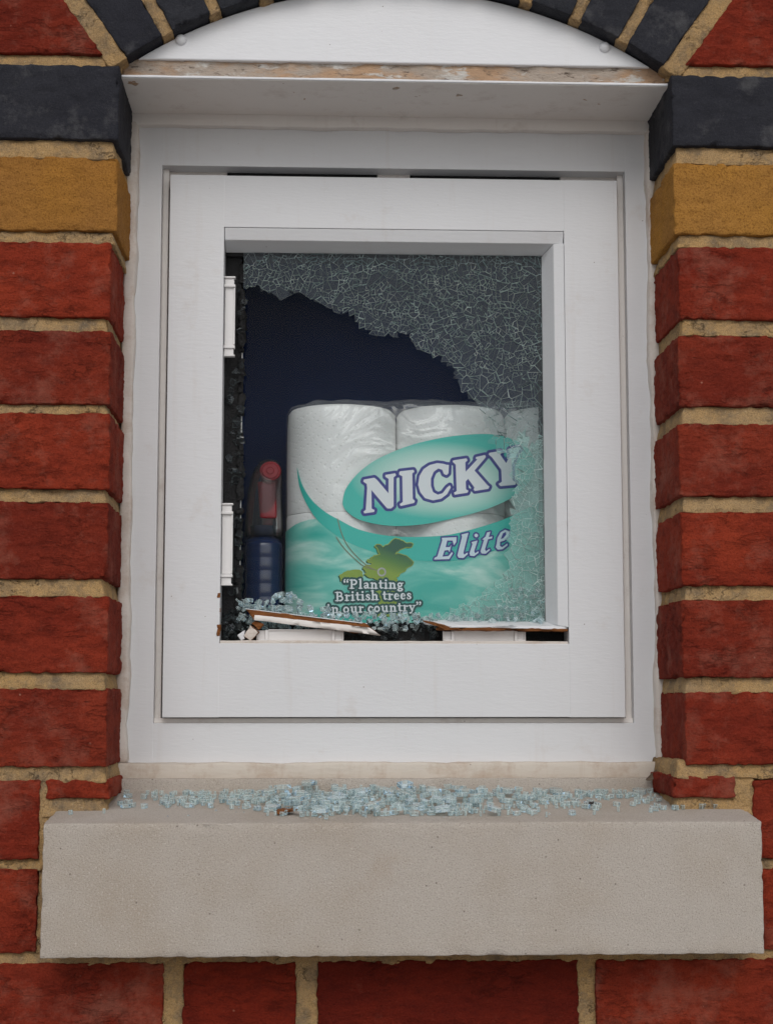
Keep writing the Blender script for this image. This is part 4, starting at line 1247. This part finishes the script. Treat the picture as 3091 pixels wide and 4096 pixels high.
LET = {
 'N': [(-231, 2332), (-225, 2351), (-127, 2369), (-102, 2348), (5, 2222), (5, 2359), (-24, 2378), (-24, 2396), (68, 2412), (76, 2393), (53, 2372), (53, 2101), (30, 2080), (-8, 2080), (-155, 2253), (-152, 2078), (-125, 2064), (-128, 2046), (-220, 2032), (-229, 2049), (-207, 2066), (-194, 2271), (-199, 2310)],
 'I': [(104, 2417), (113, 2431), (239, 2446), (248, 2427), (228, 2411), (232, 2172), (252, 2153), (245, 2133), (119, 2103), (110, 2121), (138, 2141), (134, 2385), (106, 2398)],
 'C': [(572, 2495), (568, 2416), (549, 2397), (524, 2409), (509, 2448), (473, 2460), (429, 2428), (403, 2364), (403, 2294), (422, 2237), (466, 2212), (511, 2225), (555, 2282), (580, 2301), (589, 2282), (555, 2218), (498, 2174), (422, 2158), (346, 2179), (302, 2236), (283, 2306), (296, 2389), (334, 2453), (391, 2492), (461, 2511), (518, 2505), (550, 2495)],
 'K': [(607, 2525), (613, 2538), (738, 2558), (747, 2539), (727, 2519), (729, 2430), (839, 2548), (823, 2557), (829, 2571), (912, 2591), (921, 2572), (900, 2546), (813, 2443), (933, 2306), (952, 2291), (942, 2270), (815, 2249), (802, 2264), (812, 2280), (752, 2364), (729, 2338), (732, 2264), (754, 2251), (745, 2232), (624, 2212), (618, 2232), (644, 2248), (636, 2497)],
 'Y': [(946, 2595), (954, 2612), (1059, 2630), (1069, 2614), (1055, 2596), (1111, 2515), (1150, 2586), (1148, 2614), (1135, 2631), (1142, 2650), (1237, 2670), (1250, 2651), (1224, 2625), (1166, 2490), (1171, 2356), (1202, 2330), (1196, 2310), (1056, 2296), (1037, 2317), (1069, 2337), (1065, 2451), (976, 2572)],
}
LET2 = {
 'E': [(503, 1806), (641, 1813), (637, 1766), (616, 1737), (603, 1781), (553, 1781), (538, 1718), (578, 1720), (591, 1741), (575, 1672), (561, 1692), (527, 1686), (508, 1629), (565, 1636), (597, 1674), (605, 1661), (571, 1607), (430, 1602), (435, 1619), (460, 1631), (506, 1781)],
 'l': [(686, 1838), (752, 1854), (704, 1668), (710, 1649), (742, 1668), (745, 1655), (704, 1617), (659, 1620), (647, 1642), (692, 1817)],
 'i': [(780, 1767), (837, 1782), (805, 1681), (814, 1662), (843, 1681), (846, 1668), (805, 1635), (767, 1640), (761, 1662), (789, 1748)],
 'dot': [(825, 1848), (840, 1840), (842, 1825), (830, 1812), (814, 1815), (807, 1830), (812, 1843)],
 't': [(926, 1858), (959, 1866), (942, 1814), (976, 1821), (972, 1802), (936, 1795), (906, 1700), (915, 1681), (948, 1704), (953, 1693), (912, 1658), (874, 1661), (864, 1681), (898, 1789), (881, 1792), (913, 1820)],
 'e': [(1014, 1745), (1024, 1808), (1053, 1859), (1097, 1885), (1131, 1872), (1128, 1828), (1090, 1783), (1048, 1770), (1046, 1732), (1067, 1720), (1115, 1755), (1119, 1739), (1070, 1701), (1026, 1697), (1006, 1720)],
}
ol = MB()
for k, P in LET.items(): ribbon(ol, d10(P), 5.4, 1.0, True)
kpart(ol.build('lettering_outline', M['navyink']))
for k, P in LET.items(): flat_poly(d10(P), 1.25, 'letter', M['whiteink'])
ol = MB()
for k, P in LET2.items(): ribbon(ol, d10(P), 3.0, 1.0, True)
ol2 = MB(); 
kpart(ol.build('lettering_outline', M['navyink']))
for k, P in LET2.items(): flat_poly(d10(P), 1.25, 'letter', M['paleblue'])
flat_poly(d10([(1055, 1796), (1075, 1850), (1103, 1864), (1106, 1840), (1080, 1806)]), 1.4, 'letter_counter', M['navyink'])
# green tag with string and eyelet
MAP1 = d10([(72, 1803), (121, 1783), (160, 1764), (237, 1747), (219, 1715), (160, 1710), (111, 1690), (72, 1651), (111, 1656), (160, 1641), (209, 1607), (240, 1578), (229, 1553), (189, 1529), (155, 1489), (111, 1470), (101, 1445), (72, 1435), (87, 1377), (116, 1318), (111, 1260), (101, 1182), (135, 1133), (160, 1104), (121, 1075), (-93, 1074), (-84, 1181), (-74, 1259), (-113, 1298), (-74, 1347), (-99, 1415), (-133, 1430), (-191, 1444), (-220, 1464), (-191, 1483), (-230, 1512), (-211, 1542), (-172, 1547), (-143, 1562), (-191, 1581), (-191, 1601), (-152, 1606), (-162, 1620), (-113, 1640), (-74, 1650), (-94, 1689), (-123, 1728), (-104, 1743), (-65, 1738), (-45, 1719), (-21, 1738), (23, 1763), (53, 1793)])
MAP2 = d10([(-452, 1453), (-425, 1463), (-386, 1487), (-337, 1500), (-269, 1503), (-240, 1483), (-232, 1444), (-250, 1420), (-289, 1415), (-366, 1419), (-415, 1404), (-435, 1399)])
def jag(poly, amp):
    out = []
    for i in range(len(poly)):
        a, b = poly[i], poly[(i + 1) % len(poly)]
        L = math.hypot(b[0] - a[0], b[1] - a[1]); k = max(1, int(L / 1.6))
        for q in range(k):
            t_ = q / k; o_ = RND.uniform(-amp, amp) if q else 0
            out.append((a[0] + (b[0] - a[0]) * t_ - (b[1] - a[1]) / L * o_, a[1] + (b[1] - a[1]) * t_ + (b[0] - a[0]) / L * o_))
    return out
def leaf_mat():
    t = NT('green_tag_ink')
    sx = t.n('SeparateXYZ'); t.set(sx, 0, t.n('TexCoord').outputs['Object'])
    f = t.math('ADD', sx.outputs['Z'], t.math('MULTIPLY', sx.outputs['X'], 0.35))
    f = t.math('MULTIPLY', t.math('SUBTRACT', f, 0.145), 33.0)
    col = t.ramp(f, [(0.1, (0.24, 0.36, 0.05)), (0.5, (0.085, 0.22, 0.055)), (0.85, (0.018, 0.105, 0.065))])
    return t.fin(col, 0.3, None, 0.5)
M['leafink'] = leaf_mat()
for MP in (jag(MAP1, 0.8), jag(MAP2, 0.6)):
    flat_poly([(x - 1.4, z - 0.9) for x, z in MP], 0.78, 'tag_shadow_print', M['forest'])
    flat_poly(MP, 0.86, 'tag_print', M['leafink'])
    bd = MB(); ribbon(bd, MP, 0.7, 0.92, True, 4)
    kpart(bd.build('tag_border_print', M['lime']))
st = MB()
for P in ([(-469, 1980), (-442, 1875), (-389, 1749), (-305, 1645), (-190, 1540), (-96, 1495)], [(-481, 1808), (-410, 1707), (-305, 1603), (-222, 1536), (-117, 1503)]):
    ribbon(st, smooth(d10(P), 4), 0.8, 1.02)
kpart(st.build('string_print', M['string']))
ey = MB(); ring = [(-5.8 + 3.4 * math.cos(a * 0.314159), 148.4 + 3.4 * math.sin(a * 0.314159)) for a in range(20)]
ribbon(ey, ring, 1.5, 1.1, True); kpart(ey.build('eyelet_print', M['greyink']))
# the slogan in a small serif stroke alphabet
def arc(cx, cy, rx, ry, a0, a1, n=10): return [(cx + rx * math.cos(math.radians(a0 + (a1 - a0) * i / n)), cy + ry * math.sin(math.radians(a0 + (a1 - a0) * i / n))) for i in range(n + 1)]
TK, TN = 0.185, 0.10
G = {
 'P': (0.80, [(TK, [(.22, .03), (.22, .97)]), (TN, [(.04, .04), (.42, .04)]), (TN, [(.04, .96), (.4, .96)]), (TN, [(.22, .47), (.42, .47)]), (0.16, arc(.42, .715, .22, .245, -90, 90))]),
 'B': (0.86, [(TK, [(.22, .03), (.22, .97)]), (TN, [(.04, .04), (.42, .04)]), (TN, [(.04, .96), (.4, .96)]), (TN, [(.22, .52), (.42, .52)]), (0.15, arc(.40, .74, .20, .22, -90, 90)), (0.16, arc(.43, .28, .25, .245, -90, 90))]),
 'l': (0.42, [(TK, [(.2, .03), (.2, 1.05)]), (TN, [(.05, .04), (.36, .04)]), (TN, [(.06, 1.03), (.2, 1.03)])]),
 'i': (0.42, [(TK, [(.2, .03), (.2, .62)]), (TN, [(.05, .04), (.36, .04)]), (TN, [(.06, .62), (.2, .62)]), (0.22, [(.2, .93), (.201, .931)])]),
 'n': (0.74, [(TK, [(.2, .03), (.2, .62)]), (TN, [(.06, .62), (.2, .62)]), (TN, [(.05, .04), (.34, .04)]), (TN, [(.2, .45), (.33, .60), (.42, .63)]), (TK, [(.42, .60), (.53, .5), (.53, .03)]), (TN, [(.40, .04), (.68, .04)])]),
 'h': (0.74, [(TK, [(.2, .03), (.2, 1.05)]), (TN, [(.06, 1.03), (.2, 1.03)]), (TN, [(.05, .04), (.34, .04)]), (TN, [(.2, .45), (.33, .60), (.42, .63)]), (TK, [(.42, .60), (.53, .5), (.53, .03)]), (TN, [(.40, .04), (.68, .04)])]),
 'u': (0.74, [(TK, [(.2, .62), (.2, .2), (.27, .07)]), (TN, [(.07, .62), (.2, .62)]), (TN, [(.27, .05), (.38, .05), (.53, .18)]), (TK, [(.53, .62), (.53, .03)]), (TN, [(.40, .62), (.53, .62)]), (TN, [(.53, .04), (.66, .04)])]),
 'a': (0.62, [(TN, [(.12, .52), (.2, .62), (.34, .62)]), (TK, [(.34, .6), (.42, .5), (.42, .12)]), (TN, [(.42, .1), (.5, .04), (.58, .08)]), (TN, [(.42, .38), (.22, .33)]), (0.16, [(.2, .32), (.14, .2), (.18, .08), (.28, .06)]), (TN, [(.28, .05), (.42, .16)])]),
 't': (0.48, [(TK, [(.21, .85), (.21, .16), (.28, .07)]), (TN, [(.28, .05), (.42, .09)]), (TN, [(.05, .62), (.42, .62)])]),
 'g': (0.64, [(0.15, arc(.28, .43, .16, .19, 0, 360, 16)), (TN, [(.42, .57), (.57, .62)]), (TN, [(.2, .24), (.13, .12), (.22, .05)]), (0.15, [(.22, .04), (.44, .0), (.5, -.12), (.4, -.24), (.2, -.25), (.1, -.16), (.18, -.03)])]),
 'r': (0.54, [(TK, [(.2, .03), (.2, .62)]), (TN, [(.06, .62), (.2, .62)]), (TN, [(.05, .04), (.36, .04)]), (TN, [(.2, .42), (.3, .57), (.38, .6)]), (0.17, [(.4, .57), (.44, .56)])]),
 's': (0.50, [(TN, [(.4, .46), (.37, .6), (.24, .63)]), (0.16, [(.24, .62), (.13, .53), (.17, .41), (.34, .28), (.4, .17), (.33, .06)]), (TN, [(.33, .04), (.2, .02), (.1, .08), (.08, .19)])]),
 'e': (0.58, [(TN, [(.16, .37), (.46, .37)]), (TN, arc(.29, .37, .18, .26, 0, 110)), (TK, arc(.31, .33, .19, .29, 110, 250)), (TN, arc(.30, .33, .19, .30, 250, 320))]),
 'o': (0.64, [(0.16, arc(.31, .33, .2, .28, 0, 360, 18))]),
 'c': (0.54, [(TN, arc(.31, .34, .17, .28, 40, 110)), (TK, arc(.31, .33, .2, .29, 100, 250)), (TN, arc(.31, .33, .19, .30, 250, 320)), (0.16, [(.43, .5), (.431, .51)])]),
 'y': (0.64, [(TK, [(.15, .6), (.33, .06)]), (TN, [(.52, .6), (.33, .06), (.24, -.18)]), (0.16, [(.24, -.18), (.12, -.2)]), (TN, [(.02, .62), (.28, .62)]), (TN, [(.42, .62), (.62, .62)])]),
 ' ': (0.30, []),
 '<': (0.56, [(0.19, [(.14, .76), (.15, .77)]), (TN, [(.09, .78), (.13, .95), (.2, 1.02)]), (0.19, [(.4, .76), (.41, .77)]), (TN, [(.35, .78), (.39, .95), (.46, 1.02)])]),
 '>': (0.56, [(0.19, [(.14, .94), (.15, .95)]), (TN, [(.21, .92), (.17, .76), (.1, .70)]), (0.19, [(.4, .94), (.41, .95)]), (TN, [(.47, .92), (.43, .76), (.36, .70)])]),
}
def text_line(s, x0, z0, x1, z1, cap, mbd, mbw):
    tot = sum(G[c][0] for c in s); sx = math.hypot(x1 - x0, z1 - z0) / tot
    ux, uz = (x1 - x0), (z1 - z0); L = math.hypot(ux, uz); ux, uz = ux / L, uz / L
    pen = 0.0
    for c in s:
        adv, strokes = G[c]
        for w, line in strokes:
            P = [(x0 + ux * (pen + p[0]) * sx - uz * p[1] * cap, z0 + uz * (pen + p[0]) * sx + ux * p[1] * cap) for p in line]
            ribbon(mbd, P, w * cap + 3.9, 1.08, seg=6)
            ribbon(mbw, P, w * cap * 1.08, 1.30, seg=6)
        pen += adv
td, tw = MB(), MB()
text_line('<Planting', -41.8, 132.8, 14.8, 133.0, 8.3, td, tw)
text_line('British trees', -49.0, 121.2, 22.2, 123.3, 8.3, td, tw)
text_line('in our country>', -57.0, 109.8, 31.6, 112.4, 8.3, td, tw)
kpart(td.build('slogan_outline', M['darkink'])); kpart(tw.build('slogan_lettering', M['whiteink']))

# ------------------------------------------------------------------ spray bottle
bt = tag(empty('spray_bottle', (-0.118, 0.238, 0.1)), 'blue spray bottle with red trigger under a clear cap', 'spray bottle')
BINV = Matrix.Translation((0.118, -0.238, -0.1))
def bpart(o): o.parent = bt; o.matrix_parent_inverse = BINV; return o
def loft(rings, seg=40):
    """rings: (z, cx, cy, rx, ry, power) mm"""
    mbl = MB(); vs = []; fs = []
    for (z, cx, cy, rx, ry, pw) in rings:
        for k in range(seg):
            a = 2 * math.pi * k / seg; c, s = math.cos(a), math.sin(a)
            vs.append(((cx + rx * math.copysign(abs(c) ** pw, c)) * mm, (cy + ry * math.copysign(abs(s) ** pw, s)) * mm, z * mm))
    for i in range(len(rings) - 1):
        for k in range(seg): fs.append([i * seg + k, i * seg + (k + 1) % seg, (i + 1) * seg + (k + 1) % seg, (i + 1) * seg + k])
    fs.append(list(range(seg - 1, -1, -1))); n0 = (len(rings) - 1) * seg; fs.append([n0 + k for k in range(seg)])
    mbl.add(vs, fs); return mbl
rg = [(100, -118, 238, 19, 30, 0.8), (102, -118, 238, 20, 31, 0.8)]
z = 104.0
for i in range(6):
    rg += [(z, -118, 238, 20, 31, 0.8), (z + 9.0, -118, 238, 20, 31, 0.8), (z + 10.0, -118, 238, 19.8, 30.8, 0.8), (z + 11.6, -118, 238, 19.8, 30.8, 0.8)]; z += 12.6
rg += [(z, -118, 238, 19.6, 30, 0.8), (z + 3, -118, 238, 18, 27, 0.85), (187, -118, 238, 13, 16, 0.9), (190, -118, 238, 12.5, 13, 1), (198, -118, 238, 12.5, 13, 1), (198.5, -118, 238, 10, 11, 1)]
bpart(loft(rg).build('bottle_body', M['bluebottle'], None, True))
bpart(loft([(188, -117.5, 238, 18.5, 24, 0.8), (200, -117.3, 238, 18.2, 24, 0.8), (215, -117.2, 237, 17.4, 25, 0.8), (232, -116.7, 236, 16.6, 26, 0.8), (245, -115.2, 235, 15.4, 26, 0.8), (254, -113.8, 235, 13.4, 25, 0.85), (260, -112.8, 236, 9.6, 20, 0.9), (262.4, -112.2, 237, 5, 12, 1)]).build('clear_cap', M['shroud'], None, True))
bpart(loft([(198.6, -114.0, 233, 5, 6, 1), (220, -113.5, 232, 6.5, 8, 0.9), (238, -112.0, 230, 8.5, 13, 0.8), (247, -111.4, 230, 9.2, 15, 0.8), (255.5, -111.0, 231, 7.4, 13, 0.9), (258.0, -111.0, 232, 5, 9, 1)]).build('spray_head', M['redplastic'], None, True))
nzl = MB()
for (r, y0_, y1_) in ((10.2, 210, 217), (8.4, 208.6, 215), (4.0, 208.0, 214)):
    seg = 32; vs = []
    for (yy, rr) in ((y0_, r - 0.8), (y0_ + 0.8, r), (y1_, r)):
        vs += [((-111 + rr * math.cos(2 * math.pi * k / seg)) * mm, yy * mm, (248.7 + rr * 0.92 * math.sin(2 * math.pi * k / seg)) * mm) for k in range(seg)]
    nzl.add(vs, [list(range(seg))] + [[i * seg + k, (i + 1) * seg + k, (i + 1) * seg + (k + 1) % seg, i * seg + (k + 1) % seg] for i in range(2) for k in range(seg)])
bpart(nzl.build('nozzle', M['redplastic']))
o = hexa([(x * mm, y * mm, z * mm) for x, y, z in ((-121, 212, 203), (-104.2, 212, 203), (-120, 219, 203), (-105, 219, 203), (-124.5, 218, 240), (-105, 218, 240), (-122, 227, 240), (-107, 227, 240))], 0.0025, 0.004).build('trigger', M['redplastic'], None, True); bpart(o)
